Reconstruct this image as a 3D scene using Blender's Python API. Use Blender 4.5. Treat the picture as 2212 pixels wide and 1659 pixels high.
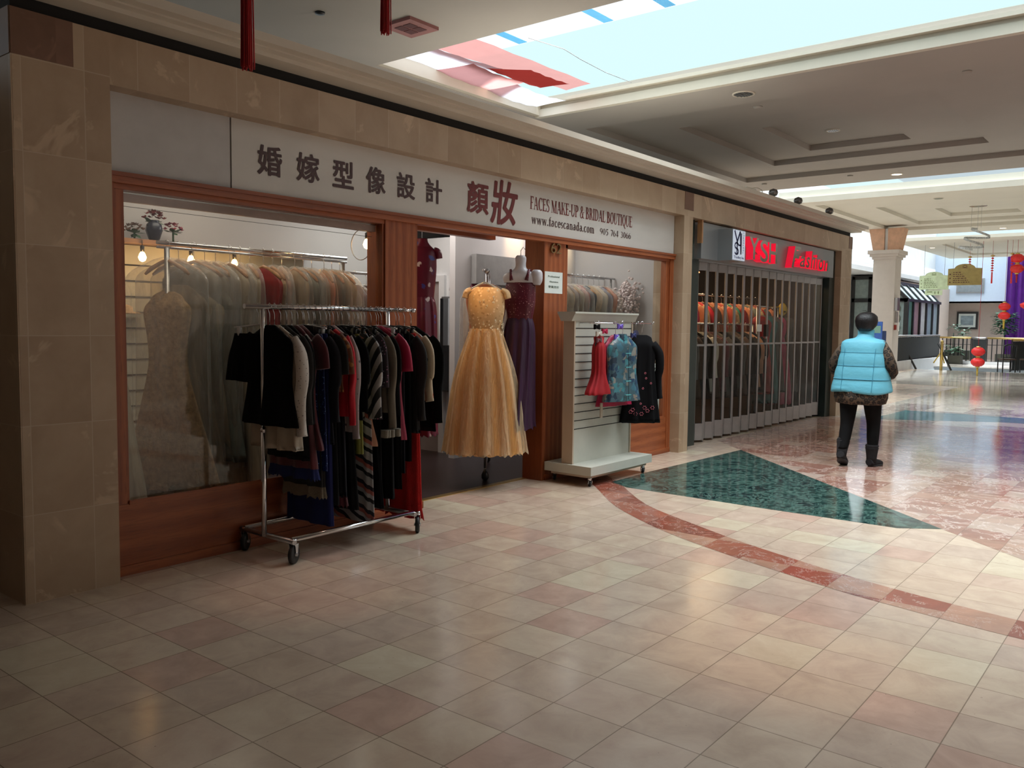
import bpy, math, random
from mathutils import Vector, Matrix, noise
PI = math.pi
for o in list(bpy.data.objects): bpy.data.objects.remove(o)
S = bpy.context.scene
COL = S.collection
# ------------------------------------------------------------------ camera, world, exposure
YAW, PIT, ROL, FPX = 0.675247799, 0.0707944505, 0.0118463898, 1838.87969
EYE = 1.47
VA = YAW-PI/2
F = Vector((math.cos(YAW)*math.cos(PIT), math.sin(YAW)*math.cos(PIT), -math.sin(PIT)))
R0 = Vector((math.sin(YAW), -math.cos(YAW), 0)); U0 = R0.cross(F)
RR = math.cos(ROL)*R0+math.sin(ROL)*U0; UU = -math.sin(ROL)*R0+math.cos(ROL)*U0
cd = bpy.data.cameras.new('camera'); cam = bpy.data.objects.new('camera', cd); COL.objects.link(cam)
cam.matrix_world = Matrix(((RR.x, UU.x, -F.x, 0), (RR.y, UU.y, -F.y, 0), (RR.z, UU.z, -F.z, EYE), (0, 0, 0, 1)))
cd.sensor_width = 36; cd.lens = 36*FPX/2212; cd.clip_start = .05; cd.clip_end = 200
S.camera = cam
S.view_settings.view_transform = 'Standard'; S.view_settings.look = 'None'
S.view_settings.gamma = 1; S.view_settings.use_curve_mapping = False
S.view_settings.exposure = 0.55
w = bpy.data.worlds.new('sky'); S.world = w; w.use_nodes = True
w.node_tree.nodes['Background'].inputs[0].default_value = (.78, .93, 1, 1)
w.node_tree.nodes['Background'].inputs[1].default_value = .5
SKY = .32      # glow of the daylight in the translucent skylight sheets

def light(name, kind, loc, energy, col=(1, .8, .55), size=.3, sizey=None, rot=(0, 0, 0), spot=1.2, blend=.6, aim=None):
    l = bpy.data.lights.new(name, kind); l.energy = energy; l.color = col
    if kind == 'AREA':
        l.shape = 'RECTANGLE'; l.size = size; l.size_y = sizey or size
    elif kind == 'SPOT':
        l.spot_size = spot; l.spot_blend = blend; l.shadow_soft_size = size
    else: l.shadow_soft_size = size
    o = bpy.data.objects.new(name, l); o.location = loc; o.rotation_euler = rot if not aim else (Vector(aim)-Vector(loc)).to_track_quat('-Z', 'Y').to_euler(); COL.objects.link(o); return o

# bright overcast daylight falling through the skylights
sun = bpy.data.lights.new('daylight', 'SUN'); sun.energy = 9.0; sun.angle = 1.55; sun.color = (.96, 1, 1.03)
so = bpy.data.objects.new('daylight', sun); COL.objects.link(so); so.rotation_euler = Vector((-.16, -.08, -1)).to_track_quat('-Z', 'Y').to_euler()
# area lamps added inside the shop ceilings to light the interiors, fixtures unseen
light('shop_fill', 'AREA', (3.3, 5.05, 2.85), 5, (1, .86, .7), 1.6, .3)
light('shop_fill', 'AREA', (3.9, 6.3, 2.85), 5, (1, .86, .7), 1.2, .6)
light('shop_fill', 'AREA', (6.0, 6.1, 2.85), 15, (1, .93, .86), 1.2, .6)
light('shop_fill', 'AREA', (7.9, 5.7, 2.85), 10, (1, .93, .88), 1.2, .6)
light('fashion_shop_fill', 'AREA', (12.0, 5.9, 2.75), 24, (1, .62, .35), 2.0, .6)
light('fashion_shop_fill', 'AREA', (10.2, 5.6, 2.75), 14, (1, .6, .3), .8, .4)
# recessed downlights that are switched on
for (x, y, z, e, c, sp) in ((2.95, 3.75, 4.15, 45, (1, .55, .4), .36), (3.75, 1.35, 4.15, 75, (1, .62, .36), .42), (5.15, 1.05, 4.15, 60, (1, .6, .34), .42),
                            (5.75, 4.2, 4.15, 30, (1, .66, .4), .5), (6.3, 5.2, 2.8, 16, (1, .6, .28), .62)):
    light('downlight_beam', 'SPOT', (x, y, z), e, c, .05, spot=sp, blend=1)
light('gown_spotlight', 'SPOT', (5.5, 4.80, 2.23), 11, (1, .58, .22), .04, aim=(5.78, 4.93, 1.2), spot=1.0, blend=1)
for x in (7.75, 8.75): light('wall_washer', 'SPOT', (x, 5.95, 2.85), 22, (1, .66, .34), .04, rot=(math.radians(32), 0, 0), spot=.8, blend=.8)

# ------------------------------------------------------------------ materials
def nodes(name):
    m = bpy.data.materials.new(name); m.use_nodes = True; t = m.node_tree
    return m, t, t.nodes, t.links, t.nodes['Principled BSDF']
def c4(c): return (c[0], c[1], c[2], 1)
def mapping(N, L, sc=(1, 1, 1), kind='Object', loc=(0, 0, 0), rot=(0, 0, 0)):
    tc = N.new('ShaderNodeTexCoord'); mp = N.new('ShaderNodeMapping')
    mp.inputs['Scale'].default_value = sc; mp.inputs['Location'].default_value = loc; mp.inputs['Rotation'].default_value = rot
    L.new(tc.outputs[kind], mp.inputs[0]); return mp.outputs[0]
def noi(N, L, v, scale, detail=4, rough=.55, dist=0):
    n = N.new('ShaderNodeTexNoise'); n.inputs['Scale'].default_value = scale; n.inputs['Detail'].default_value = detail
    n.inputs['Roughness'].default_value = rough; n.inputs['Distortion'].default_value = dist; L.new(v, n.inputs['Vector']); return n.outputs['Fac']
def ramp(N, L, f, stops, interp='LINEAR'):
    r = N.new('ShaderNodeValToRGB'); r.color_ramp.interpolation = interp
    e = r.color_ramp.elements
    e[0].position, e[0].color = stops[0][0], c4(stops[0][1]); e[1].position, e[1].color = stops[1][0], c4(stops[1][1])
    for p, c in stops[2:]:
        q = e.new(p); q.color = c4(c)
    L.new(f, r.inputs[0]); return r.outputs[0]
def mix(N, L, f, a, b, kind='MIX'):
    m = N.new('ShaderNodeMix'); m.data_type = 'RGBA'; m.blend_type = kind
    for s, v in ((0, f), (6, a), (7, b)):
        if hasattr(v, 'links'): L.new(v, m.inputs[s])
        elif s == 0: m.inputs[0].default_value = v
        else: m.inputs[s].default_value = c4(v)
    return m.outputs[2]
def mth(N, L, op, a, b=None, c=None):
    m = N.new('ShaderNodeMath'); m.operation = op
    for i, v in enumerate((a, b, c)):
        if v is None: continue
        if hasattr(v, 'links'): L.new(v, m.inputs[i])
        else: m.inputs[i].default_value = v
    return m.outputs[0]
def bump(N, L, B, h, s, d=.01):
    b = N.new('ShaderNodeBump'); b.inputs['Strength'].default_value = s; b.inputs['Distance'].default_value = d
    L.new(h, b.inputs['Height']); L.new(b.outputs[0], B.inputs['Normal'])
def mat(name, col, rough=.6, metal=0, var=.12, scale=8, st=(1, 1, 1), bmp=0, bs=60, bst=(1, 1, 1), emis=None, es=0, sheen=0, spec=.5, coat=0):
    m, t, N, L, B = nodes(name)
    f = noi(N, L, mapping(N, L, st), scale)
    a = tuple(max(0, x*(1-var)) for x in col); b = tuple(min(1, x*(1+var)) for x in col)
    L.new(ramp(N, L, f, [(.3, a), (.7, b)]), B.inputs['Base Color'])
    B.inputs['Roughness'].default_value = rough; B.inputs['Metallic'].default_value = metal
    B.inputs['Specular IOR Level'].default_value = spec
    if sheen: B.inputs['Sheen Weight'].default_value = sheen
    if coat: B.inputs['Coat Weight'].default_value = coat
    if bmp: bump(N, L, B, noi(N, L, mapping(N, L, bst), bs), bmp)
    if emis: B.inputs['Emission Color'].default_value = c4(emis); B.inputs['Emission Strength'].default_value = es
    return m
def glow(name, col, s):
    m, t, N, L, B = nodes(name); N.remove(B); e = N.new('ShaderNodeEmission'); e.inputs[0].default_value = c4(col); e.inputs[1].default_value = s
    L.new(e.outputs[0], N['Material Output'].inputs[0]); return m
def film(name, tint=(.97, .95, .91), clear=.84, rough=.16, milk=.35, bst=(3, 3, 1), bs=5):
    """thin clear plastic or tulle : mostly transparent, milky along its creases"""
    m, t, N, L, B = nodes(name)
    tr = N.new('ShaderNodeBsdfTransparent'); tr.inputs[0].default_value = c4(tint)
    B.inputs['Base Color'].default_value = c4(tint); B.inputs['Roughness'].default_value = rough; B.inputs['Specular IOR Level'].default_value = .9
    mx = N.new('ShaderNodeMixShader'); f = noi(N, L, mapping(N, L, bst), bs, 4, .6, 1.0)
    rg = mth(N, L, 'SUBTRACT', 1, mth(N, L, 'ABSOLUTE', mth(N, L, 'MULTIPLY', mth(N, L, 'SUBTRACT', f, .5), 7)))
    rg = mth(N, L, 'MAXIMUM', rg, 0); lw = N.new('ShaderNodeLayerWeight'); lw.inputs[0].default_value = .5
    edge = mth(N, L, 'MULTIPLY', mth(N, L, 'POWER', lw.outputs['Facing'], 3), .35)
    fac = mth(N, L, 'ADD', mth(N, L, 'MULTIPLY_ADD', mth(N, L, 'POWER', rg, 3), milk, 1-clear), edge)
    L.new(fac, mx.inputs[0]); L.new(tr.outputs[0], mx.inputs[1]); L.new(B.outputs[0], mx.inputs[2])
    bump(N, L, B, f, .8, .05); L.new(mx.outputs[0], N['Material Output'].inputs[0]); return m
def glassy(name, tint=(.93, .96, .95), fac=.08):
    m, t, N, L, B = nodes(name); N.remove(B)
    tr = N.new('ShaderNodeBsdfTransparent'); tr.inputs[0].default_value = c4(tint); g = N.new('ShaderNodeBsdfGlossy'); g.inputs['Roughness'].default_value = .02
    fr = N.new('ShaderNodeLayerWeight'); fr.inputs['Blend'].default_value = .5
    h = noi(N, L, mapping(N, L), 1.5); mx = N.new('ShaderNodeMixShader'); L.new(mth(N, L, 'MULTIPLY_ADD', h, fac*.2, mth(N, L, 'MULTIPLY_ADD', mth(N, L, 'POWER', fr.outputs['Facing'], 4), .5, .02)), mx.inputs[0])
    L.new(tr.outputs[0], mx.inputs[1]); L.new(g.outputs[0], mx.inputs[2]); L.new(mx.outputs[0], N['Material Output'].inputs[0]); return m
def spots(name, base, dots, scale=30, lo=.2, hi=.26, st=(1, 1, 1), rough=.7, wob=0, metal=0, base2=None):
    """dots or blotches scattered over a cloth; dots = list of colours picked per cell"""
    m, t, N, L, B = nodes(name); v = mapping(N, L, st)
    if wob:
        nn = N.new('ShaderNodeTexNoise'); nn.inputs['Scale'].default_value = scale*1.3; nn.inputs['Detail'].default_value = 3; L.new(v, nn.inputs['Vector'])
        sc = N.new('ShaderNodeVectorMath'); sc.operation = 'SCALE'; L.new(nn.outputs['Color'], sc.inputs[0]); sc.inputs['Scale'].default_value = wob/scale
        ad = N.new('ShaderNodeVectorMath'); ad.operation = 'ADD'; L.new(v, ad.inputs[0]); L.new(sc.outputs[0], ad.inputs[1]); vq = ad.outputs[0]
    else: vq = v
    vo = N.new('ShaderNodeTexVoronoi'); vo.feature = 'F1'; vo.inputs['Scale'].default_value = scale; L.new(vq, vo.inputs['Vector'])
    k = ramp(N, L, vo.outputs['Distance'], [(lo, (1, 1, 1)), (hi, (0, 0, 0))])
    sp = N.new('ShaderNodeSeparateColor'); L.new(vo.outputs['Color'], sp.inputs[0])
    st_ = [(i/len(dots), d) for i, d in enumerate(dots)]
    if len(st_) < 2: st_.append((.99, dots[0]))
    dc = ramp(N, L, sp.outputs[0], st_, 'CONSTANT')
    bc = base if base2 is None else mix(N, L, noi(N, L, v, scale*.35), base, base2)
    L.new(mix(N, L, k, bc, dc), B.inputs['Base Color']); B.inputs['Roughness'].default_value = rough; B.inputs['Metallic'].default_value = metal
    return m
def leopard(name, base, ring, scale=28):
    m, t, N, L, B = nodes(name); v = mapping(N, L)
    vo = N.new('ShaderNodeTexVoronoi'); vo.inputs['Scale'].default_value = scale; L.new(v, vo.inputs['Vector'])
    c = ramp(N, L, vo.outputs['Distance'], [(0, tuple(x*.35 for x in base)), (.28, tuple(x*.5 for x in base)), (.36, ring), (.5, ring), (.58, base)])
    L.new(mix(N, L, noi(N, L, v, 4), c, tuple(x*.4 for x in ring)), B.inputs['Base Color']); B.inputs['Roughness'].default_value = .8; return m
def stripes(name, cols, scale, rot=(0, 0, 0), dist=.5, rough=.7):
    m, t, N, L, B = nodes(name); v = mapping(N, L, rot=rot)
    wv = N.new('ShaderNodeTexWave'); wv.wave_profile = 'SAW'; wv.inputs['Scale'].default_value = scale; wv.inputs['Distortion'].default_value = dist; wv.bands_direction = 'Z'
    L.new(v, wv.inputs['Vector']); n = len(cols)
    L.new(ramp(N, L, wv.outputs['Fac'], [(i/n, c) for i, c in enumerate(cols)], 'CONSTANT'), B.inputs['Base Color']); B.inputs['Roughness'].default_value = rough; return m
def oak(name, ax):
    m, t, N, L, B = nodes(name)
    st = (1, 14, 14) if ax == 'x' else (14, 14, 1)
    v = mapping(N, L, st); f = noi(N, L, v, 1.3, 6, .6, .6)
    v2 = mapping(N, L, tuple(q*3.5 for q in st)); g = noi(N, L, v2, 2.2, 4)
    wv = N.new('ShaderNodeTexWave'); wv.inputs['Scale'].default_value = 1.1; wv.inputs['Distortion'].default_value = 5; wv.inputs['Detail'].default_value = 3
    wv.bands_direction = 'Z' if ax == 'x' else 'X'; L.new(mapping(N, L, (.35, 6, 2.5) if ax == 'x' else (4, 4, .35)), wv.inputs['Vector'])
    k = mth(N, L, 'ADD', mth(N, L, 'MULTIPLY', f, .6), mth(N, L, 'MULTIPLY', wv.outputs['Fac'], .4))
    c = ramp(N, L, k, [(.28, (.27, .066, .02)), (.72, (.40, .115, .038))])
    c = mix(N, L, mth(N, L, 'MULTIPLY', ramp(N, L, g, [(.5, (0, 0, 0)), (.7, (1, 1, 1))]), .45), c, (.12, .03, .012))
    L.new(c, B.inputs['Base Color']); B.inputs['Roughness'].default_value = .38; bump(N, L, B, g, .15, .004); return m
def stone(name, swap='XZ', tile=(.31, .46), offs=(.03, .0), dark=(.39, .27, .17), lite=(.56, .43, .30), joint=.5):
    m, t, N, L, B = nodes(name)
    tc = N.new('ShaderNodeTexCoord'); sp = N.new('ShaderNodeSeparateXYZ'); L.new(tc.outputs['Object'], sp.inputs[0])
    a = mth(N, L, 'DIVIDE', mth(N, L, 'ADD', sp.outputs['XY'.index(swap[0]) if swap[0] in 'XY' else 2], offs[0]), tile[0])
    b = mth(N, L, 'DIVIDE', mth(N, L, 'ADD', sp.outputs['Z' if swap[1] == 'Z' else swap[1]], offs[1]), tile[1])
    cx = N.new('ShaderNodeCombineXYZ'); L.new(mth(N, L, 'FLOOR', a), cx.inputs[0]); L.new(mth(N, L, 'FLOOR', b), cx.inputs[1])
    wn = N.new('ShaderNodeTexWhiteNoise'); L.new(cx.outputs[0], wn.inputs['Vector'])
    v = mapping(N, L); va = N.new('ShaderNodeVectorMath'); va.operation = 'ADD'; L.new(v, va.inputs[0])
    sc = N.new('ShaderNodeVectorMath'); sc.operation = 'SCALE'; L.new(wn.outputs['Color'], sc.inputs[0]); sc.inputs['Scale'].default_value = 20; L.new(sc.outputs[0], va.inputs[1])
    f = noi(N, L, va.outputs[0], 3, 6, .6, .4)
    k = mth(N, L, 'ADD', mth(N, L, 'MULTIPLY', f, .75), mth(N, L, 'MULTIPLY', wn.outputs['Value'], .3))
    c = ramp(N, L, k, [(.25, dark), (.85, lite)])
    pal = noi(N, L, va.outputs[0], 2.2, 4, .7, 1.2)
    c = mix(N, L, ramp(N, L, pal, [(.6, (0, 0, 0)), (.66, (.45, .45, .45))]), c, tuple(min(1, x*1.3) for x in lite))
    def edge(q, wd):
        fr = mth(N, L, 'FRACT', q); return mth(N, L, 'MAXIMUM', mth(N, L, 'LESS_THAN', fr, wd), mth(N, L, 'GREATER_THAN', fr, 1-wd))
    e = mth(N, L, 'MAXIMUM', edge(a, .0025/tile[0]), edge(b, .0025/tile[1]))
    c = mix(N, L, mth(N, L, 'MULTIPLY', e, joint), c, (.62, .52, .4))
    L.new(c, B.inputs['Base Color']); B.inputs['Roughness'].default_value = .42; return m
def floor_mat(name, cols, rough=.16, tile=.311, vein=None, joint=(.13, .09, .06), jw=.0021, fade=None):
    m, t, N, L, B = nodes(name)
    tc = N.new('ShaderNodeTexCoord'); sp = N.new('ShaderNodeSeparateXYZ'); L.new(tc.outputs['Object'], sp.inputs[0])
    a = mth(N, L, 'DIVIDE', mth(N, L, 'SUBTRACT', sp.outputs[0], 1.69), tile); b = mth(N, L, 'DIVIDE', mth(N, L, 'SUBTRACT', sp.outputs[1], 3.118), tile)
    cx = N.new('ShaderNodeCombineXYZ'); L.new(mth(N, L, 'FLOOR', a), cx.inputs[0]); L.new(mth(N, L, 'FLOOR', b), cx.inputs[1])
    wn = N.new('ShaderNodeTexWhiteNoise'); L.new(cx.outputs[0], wn.inputs['Vector'])
    c = ramp(N, L, wn.outputs['Value'], [(i/len(cols), q) for i, q in enumerate(cols)], 'CONSTANT')
    sc = N.new('ShaderNodeVectorMath'); sc.operation = 'SCALE'; L.new(wn.outputs['Color'], sc.inputs[0]); sc.inputs['Scale'].default_value = 20
    va = N.new('ShaderNodeVectorMath'); va.operation = 'ADD'; L.new(mapping(N, L), va.inputs[0]); L.new(sc.outputs[0], va.inputs[1])
    f = noi(N, L, va.outputs[0], 5, 7, .65, .5)
    c = mix(N, L, .55, c, ramp(N, L, f, [(.3, (.36, .36, .36)), (.7, (.66, .64, .62))]), 'OVERLAY')
    if vein:
        vv = noi(N, L, va.outputs[0], vein[1], 8, .7, 1.6); d = mth(N, L, 'ABSOLUTE', mth(N, L, 'SUBTRACT', vv, .5))
        c = mix(N, L, ramp(N, L, d, [(0, (1, 1, 1)), (vein[2], (0, 0, 0))]), c, vein[0])
    sm = noi(N, L, mapping(N, L, (1, 1, 1)), 45, 3); sp2 = ramp(N, L, sm, [(.24, (1, 1, 1)), (.27, (0, 0, 0))])
    c = mix(N, L, mth(N, L, 'MULTIPLY', sp2, .6), c, (.1, .07, .05))
    def edge(q):
        fr = mth(N, L, 'FRACT', q); return mth(N, L, 'MAXIMUM', mth(N, L, 'LESS_THAN', fr, jw/tile), mth(N, L, 'GREATER_THAN', fr, 1-jw/tile))
    e = mth(N, L, 'MULTIPLY', mth(N, L, 'MAXIMUM', edge(a), edge(b)), .7)
    c = mix(N, L, e, c, joint)
    L.new(c, B.inputs['Base Color'])
    ro = N.new('ShaderNodeMapRange'); ro.inputs['To Min'].default_value = rough*.7; ro.inputs['To Max'].default_value = rough*1.7; L.new(f, ro.inputs[0]); L.new(ro.outputs[0], B.inputs['Roughness'])
    B.inputs['Specular IOR Level'].default_value = .55
    bump(N, L, B, noi(N, L, mapping(N, L), 2.2, 2), .06, .02); return m

M = {}
M['oakx'] = oak('oak_horizontal', 'x'); M['oakz'] = oak('oak_vertical', 'z')
M['stone'] = stone('beige_stone', 'XZ'); M['stoney'] = stone('beige_stone_return', 'YZ')
M['stoneband'] = stone('beige_stone_band', 'XZ', (.31, 3.0), (0.05, .5))
M['brownstone'] = stone('brown_stone', 'XZ', (3, 3), (1, 1), (.13, .06, .035), (.26, .14, .09), 0)
M['floor'] = floor_mat('polished_marble_tiles', [(.56, .45, .35), (.58, .47, .37), (.54, .43, .345), (.59, .485, .375), (.57, .45, .36), (.55, .44, .345), (.54, .385, .31), (.58, .47, .37), (.62, .54, .41), (.565, .455, .36)], .15)
M['green'] = floor_mat('green_marble', [(.006, .026, .026), (.018, .05, .045), (.007, .022, .025), (.026, .065, .055), (.012, .036, .034)], .09, tile=.2, vein=((.10, .20, .17), 6, .05), joint=(.01, .03, .03), jw=.001)
M['redmarble'] = floor_mat('red_marble', [(.30, .085, .055), (.34, .12, .08), (.26, .08, .055), (.42, .24, .17)], .12, vein=((.55, .42, .36), 2.4, .012), jw=.001)
M['rosemarble'] = floor_mat('rose_marble', [(.30, .15, .115), (.36, .21, .16), (.33, .18, .14), (.41, .28, .22), (.31, .16, .125), (.44, .33, .27)], .09, vein=((.62, .50, .44), 2.0, .024), jw=.001)
M['palemarble'] = floor_mat('pale_marble', [(.58, .54, .47), (.50, .46, .41), (.62, .58, .5), (.36, .31, .28), (.55, .51, .45)], .07, tile=.62, vein=((.75, .7, .62), 1.5, .02), jw=.001)
M['bluemarble'] = floor_mat('blue_green_marble', [(.08, .2, .22), (.1, .24, .25), (.09, .18, .2)], .08, tile=.62, vein=((.3, .42, .42), 2, .02), jw=.001)
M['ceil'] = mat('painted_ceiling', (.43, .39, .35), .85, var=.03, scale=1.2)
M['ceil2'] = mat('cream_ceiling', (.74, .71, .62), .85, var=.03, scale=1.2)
M['cream'] = mat('cream_painted_moulding', (.68, .62, .52), .6, var=.04, scale=2)
M['white'] = mat('white_paint', (.74, .76, .78), .7, var=.04, scale=2)
M['greywall'] = mat('grey_white_plaster', (.56, .55, .56), .8, var=.04, scale=1.5)
M['taupe'] = mat('taupe_plaster', (.36, .31, .30), .8, var=.04)
M['beigewall'] = mat('beige_wall', (.58, .48, .42), .8, var=.03)
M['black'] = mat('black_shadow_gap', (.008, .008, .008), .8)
M['sign'] = mat('white_sign_panel', (.66, .64, .60), .45, var=.05, scale=1.6, st=(1, 1, 3))
M['signedge'] = mat('grey_sign_panel', (.56, .55, .54), .5, var=.05)
M['ink'] = mat('dark_maroon_lettering', (.075, .032, .032), .5)
M['maroon'] = mat('maroon_lettering', (.17, .025, .025), .5)
M['chrome'] = mat('chrome', (.75, .77, .8), .12, 1, .05)
M['steel'] = mat('brushed_steel', (.45, .45, .46), .35, 1, .1, 30, (1, 1, 8))
M['alu'] = mat('grey_aluminium', (.42, .43, .44), .4, .7, .08)
M['wheel'] = mat('black_rubber_wheel', (.015, .015, .017), .5, bmp=.1)
M['wheelface'] = mat('grey_wheel_hub', (.12, .13, .14), .4, .3)
M['glass'] = glassy('window_glass'); M['greenglass'] = glassy('green_glass', (.45, .56, .53), .3); M['pinkglass'] = mat('poster_pink', (.5, .3, .38)); 
M['film'] = film('clear_plastic_film', (.985, .96, .92), .88, .12, .10, (2, 2, .5), 3)
def skyglaze(name, col, s, clear):
    m, t, N, L, B = nodes(name); N.remove(B); e = N.new('ShaderNodeEmission'); e.inputs[0].default_value = c4(col); e.inputs[1].default_value = s
    tr = N.new('ShaderNodeBsdfTransparent'); tr.inputs[0].default_value = (clear, clear, clear, 1); a = N.new('ShaderNodeAddShader'); L.new(e.outputs[0], a.inputs[0]); L.new(tr.outputs[0], a.inputs[1]); L.new(a.outputs[0], N['Material Output'].inputs[0]); return m
M['sheet'] = skyglaze('skylight_sheet', (.50, .84, .82), SKY, .88); M['sheetw'] = skyglaze('skylight_edge', (1, .98, .98), SKY*1.25, .88); M['palesky'] = skyglaze('far_skylight', (.55, .84, .84), SKY, .88)
M['bulb'] = glow('warm_bulb', (1, .55, .22), 14)
M['lampon'] = glow('warm_downlight_lens', (1, .85, .65), 3)
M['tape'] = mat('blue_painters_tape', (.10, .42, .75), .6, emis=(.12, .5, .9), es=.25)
M['wood'] = mat('light_wood_hanger', (.50, .26, .12), .4, var=.2, scale=6, st=(6, 6, 1))
M['blackp'] = mat('black_plastic', (.012, .012, .013), .35)
M['clearp'] = mat('clear_plastic_hanger', (.55, .56, .56), .15, .1, spec=.9)
M['brass'] = mat('brass', (.62, .44, .16), .3, 1); M['gold'] = mat('antique_gold', (.34, .25, .12), .35, .9)
M['paper'] = mat('white_paper', (.78, .84, .80), .8, var=.03); M['paperink'] = mat('dark_print', (.07, .12, .09), .7)
M['red'] = mat('red_silk', (.5, .008, .012), .45, var=.25, scale=30); M['redlit'] = mat('red_lantern_silk', (.72, .02, .02), .45, var=.15, scale=20)
M['tassel'] = mat('red_silk_tassel', (.42, .004, .008), .5, var=.35, scale=50, st=(20, 20, .5))
M['darkgreen'] = mat('dark_green_metal', (.022, .04, .038), .35, .2); M['darkframe'] = mat('dark_bronze_frame', (.03, .03, .03), .4, .3)
M['redglow'] = mat('red_lit_letter_side', (.6, .01, .03), .4, emis=(1, .012, .05), es=.4)
M['mirrorface'] = mat('mirror_letter_face', (.35, .33, .30), .16, .9)
M['signgrey'] = mat('grey_sign_box', (.33, .36, .38), .4, .35, .05, 2); M['logowhite'] = mat('white_sign_face', (.72, .80, .9), .4, emis=(.7, .8, 1), es=.25)
M['ventred'] = mat('dull_red_vent', (.30, .12, .11), .6); M['ventdark'] = mat('dark_red_vent', (.09, .02, .02), .7)
M['leaf'] = mat('green_leaf', (.035, .10, .05), .5, var=.3, scale=20); M['darkleaf'] = mat('dark_leaf', (.02, .045, .025), .5)
M['skin'] = mat('skin', (.45, .25, .17), .5); M['hair'] = mat('black_hair', (.008, .007, .008), .4, var=.4, scale=60, st=(1, 1, .2), bmp=.5, bs=80)
M['darkfloor'] = mat('dark_laminate_floor', (.035, .02, .022), .3, var=.25, scale=3, st=(1, 12, 1))
M['slat'] = mat('cream_slatwall', (.56, .57, .50), .5, var=.03); M['slatend'] = mat('cream_slatwall_edge', (.52, .42, .31), .5, var=.03)
M['formwhite'] = mat('white_torso_form', (.62, .62, .66), .35); M['formblack'] = mat('black_torso_form', (.01, .01, .01), .3)
M['purple'] = mat('purple_curtain', (.11, .012, .24), .7, var=.2, scale=3)

# ------------------------------------------------------------------ mesh helpers
class MB:
    def __init__(s): s.v = []; s.f = []; s.mi = []; s.sm = []
    def face(s, pts, mi=0, sm=False):
        b = len(s.v); s.v += [tuple(p) for p in pts]; s.f.append(tuple(range(b, b+len(pts)))); s.mi.append(mi); s.sm.append(sm); return s
    def box(s, x0, x1, y0, y1, z0, z1, mi=0):
        b = len(s.v); s.v += [(x, y, z) for x in (x0, x1) for y in (y0, y1) for z in (z0, z1)]
        for q in ((0, 1, 3, 2), (4, 6, 7, 5), (0, 4, 5, 1), (2, 3, 7, 6), (0, 2, 6, 4), (1, 5, 7, 3)):
            s.f.append(tuple(b+i for i in q)); s.mi.append(mi); s.sm.append(False)
        return s
    def grid(s, rows, mi=0, closed=True, caps=(False, False), sm=True):
        b = len(s.v); n = len(rows[0])
        for r in rows: s.v += [tuple(p) for p in r]
        for i in range(len(rows)-1):
            for j in range(n if closed else n-1):
                k = (j+1) % n
                s.f.append((b+i*n+j, b+i*n+k, b+(i+1)*n+k, b+(i+1)*n+j)); s.mi.append(mi); s.sm.append(sm)
        if caps[0]: s.f.append(tuple(b+j for j in reversed(range(n)))); s.mi.append(mi); s.sm.append(False)
        if caps[1]: s.f.append(tuple(b+(len(rows)-1)*n+j for j in range(n))); s.mi.append(mi); s.sm.append(False)
        return s
    def tube(s, path, r, n=8, mi=0, caps=True, sm=True):
        P = [Vector(p) for p in path]; k = len(P); rs = r if isinstance(r, (list, tuple)) else [r]*k
        rows = []; up = None
        for i in range(k):
            d = (P[min(i+1, k-1)]-P[max(i-1, 0)]).normalized()
            if up is None: up = Vector((0, 0, 1)) if abs(d.z) < .9 else Vector((1, 0, 0))
            a = d.cross(up); a.normalize(); b = a.cross(d); up = b
            rows.append([P[i]+(a*math.cos(2*PI*j/n)+b*math.sin(2*PI*j/n))*rs[i] for j in range(n)])
        return s.grid(rows, mi, True, (caps, caps), sm)
    def lathe(s, prof, c=(0, 0, 0), n=20, mi=0, rib=0, ribn=0, sx=1, sy=1):
        rows = [[(c[0]+sx*r*(1-rib*abs(math.sin(ribn*PI*j/n/1.0)) if ribn else r and 1)*math.cos(2*PI*j/n) if ribn else c[0]+sx*r*math.cos(2*PI*j/n),
                  c[1]+sy*r*(1-rib*abs(math.sin(ribn*PI*j/n)))*math.sin(2*PI*j/n) if ribn else c[1]+sy*r*math.sin(2*PI*j/n), c[2]+z) for j in range(n)] for r, z in prof]
        return s.grid(rows, mi, True, (True, True))
    def prism(s, poly, z0, z1, mi=0, ax='z'):
        def P(a, b, c): return {'z': (a, b, c), 'y': (a, c, b), 'x': (c, a, b)}[ax]
        n = len(poly); lo = [P(a, b, z0) for a, b in poly]; hi = [P(a, b, z1) for a, b in poly]
        s.grid([lo, hi], mi, True, (True, True), False); return s
    def build(s, name, m, parent=None, **kw):
        me = bpy.data.meshes.new(name); me.from_pydata(s.v, [], s.f)
        for q in (m if isinstance(m, (list, tuple)) else [m]): me.materials.append(M[q] if isinstance(q, str) else q)
        me.polygons.foreach_set('material_index', s.mi); me.polygons.foreach_set('use_smooth', s.sm); me.update()
        import bmesh as bmx
        bm = bmx.new(); bm.from_mesh(me); bmx.ops.remove_doubles(bm, verts=bm.verts, dist=1e-5)
        bmx.ops.recalc_face_normals(bm, faces=bm.faces); bm.to_mesh(me); bm.free()
        o = bpy.data.objects.new(name, me); COL.objects.link(o)
        if parent: attach(o, parent)
        for k, v in kw.items(): o[k] = v
        return o
def attach(o, p):
    o.parent = p; q = p; m = Matrix.Identity(4)
    while q: m = Matrix.Translation(q.location) @ m; q = q.parent if q.type == 'EMPTY' else None
    o.matrix_parent_inverse = m.inverted() if p.type == 'EMPTY' else Matrix.Identity(4)
def tag(o, label, cat, group=None, kind=None):
    o['label'] = label; o['category'] = cat
    if group: o['group'] = group
    if kind: o['kind'] = kind
    return o
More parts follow.
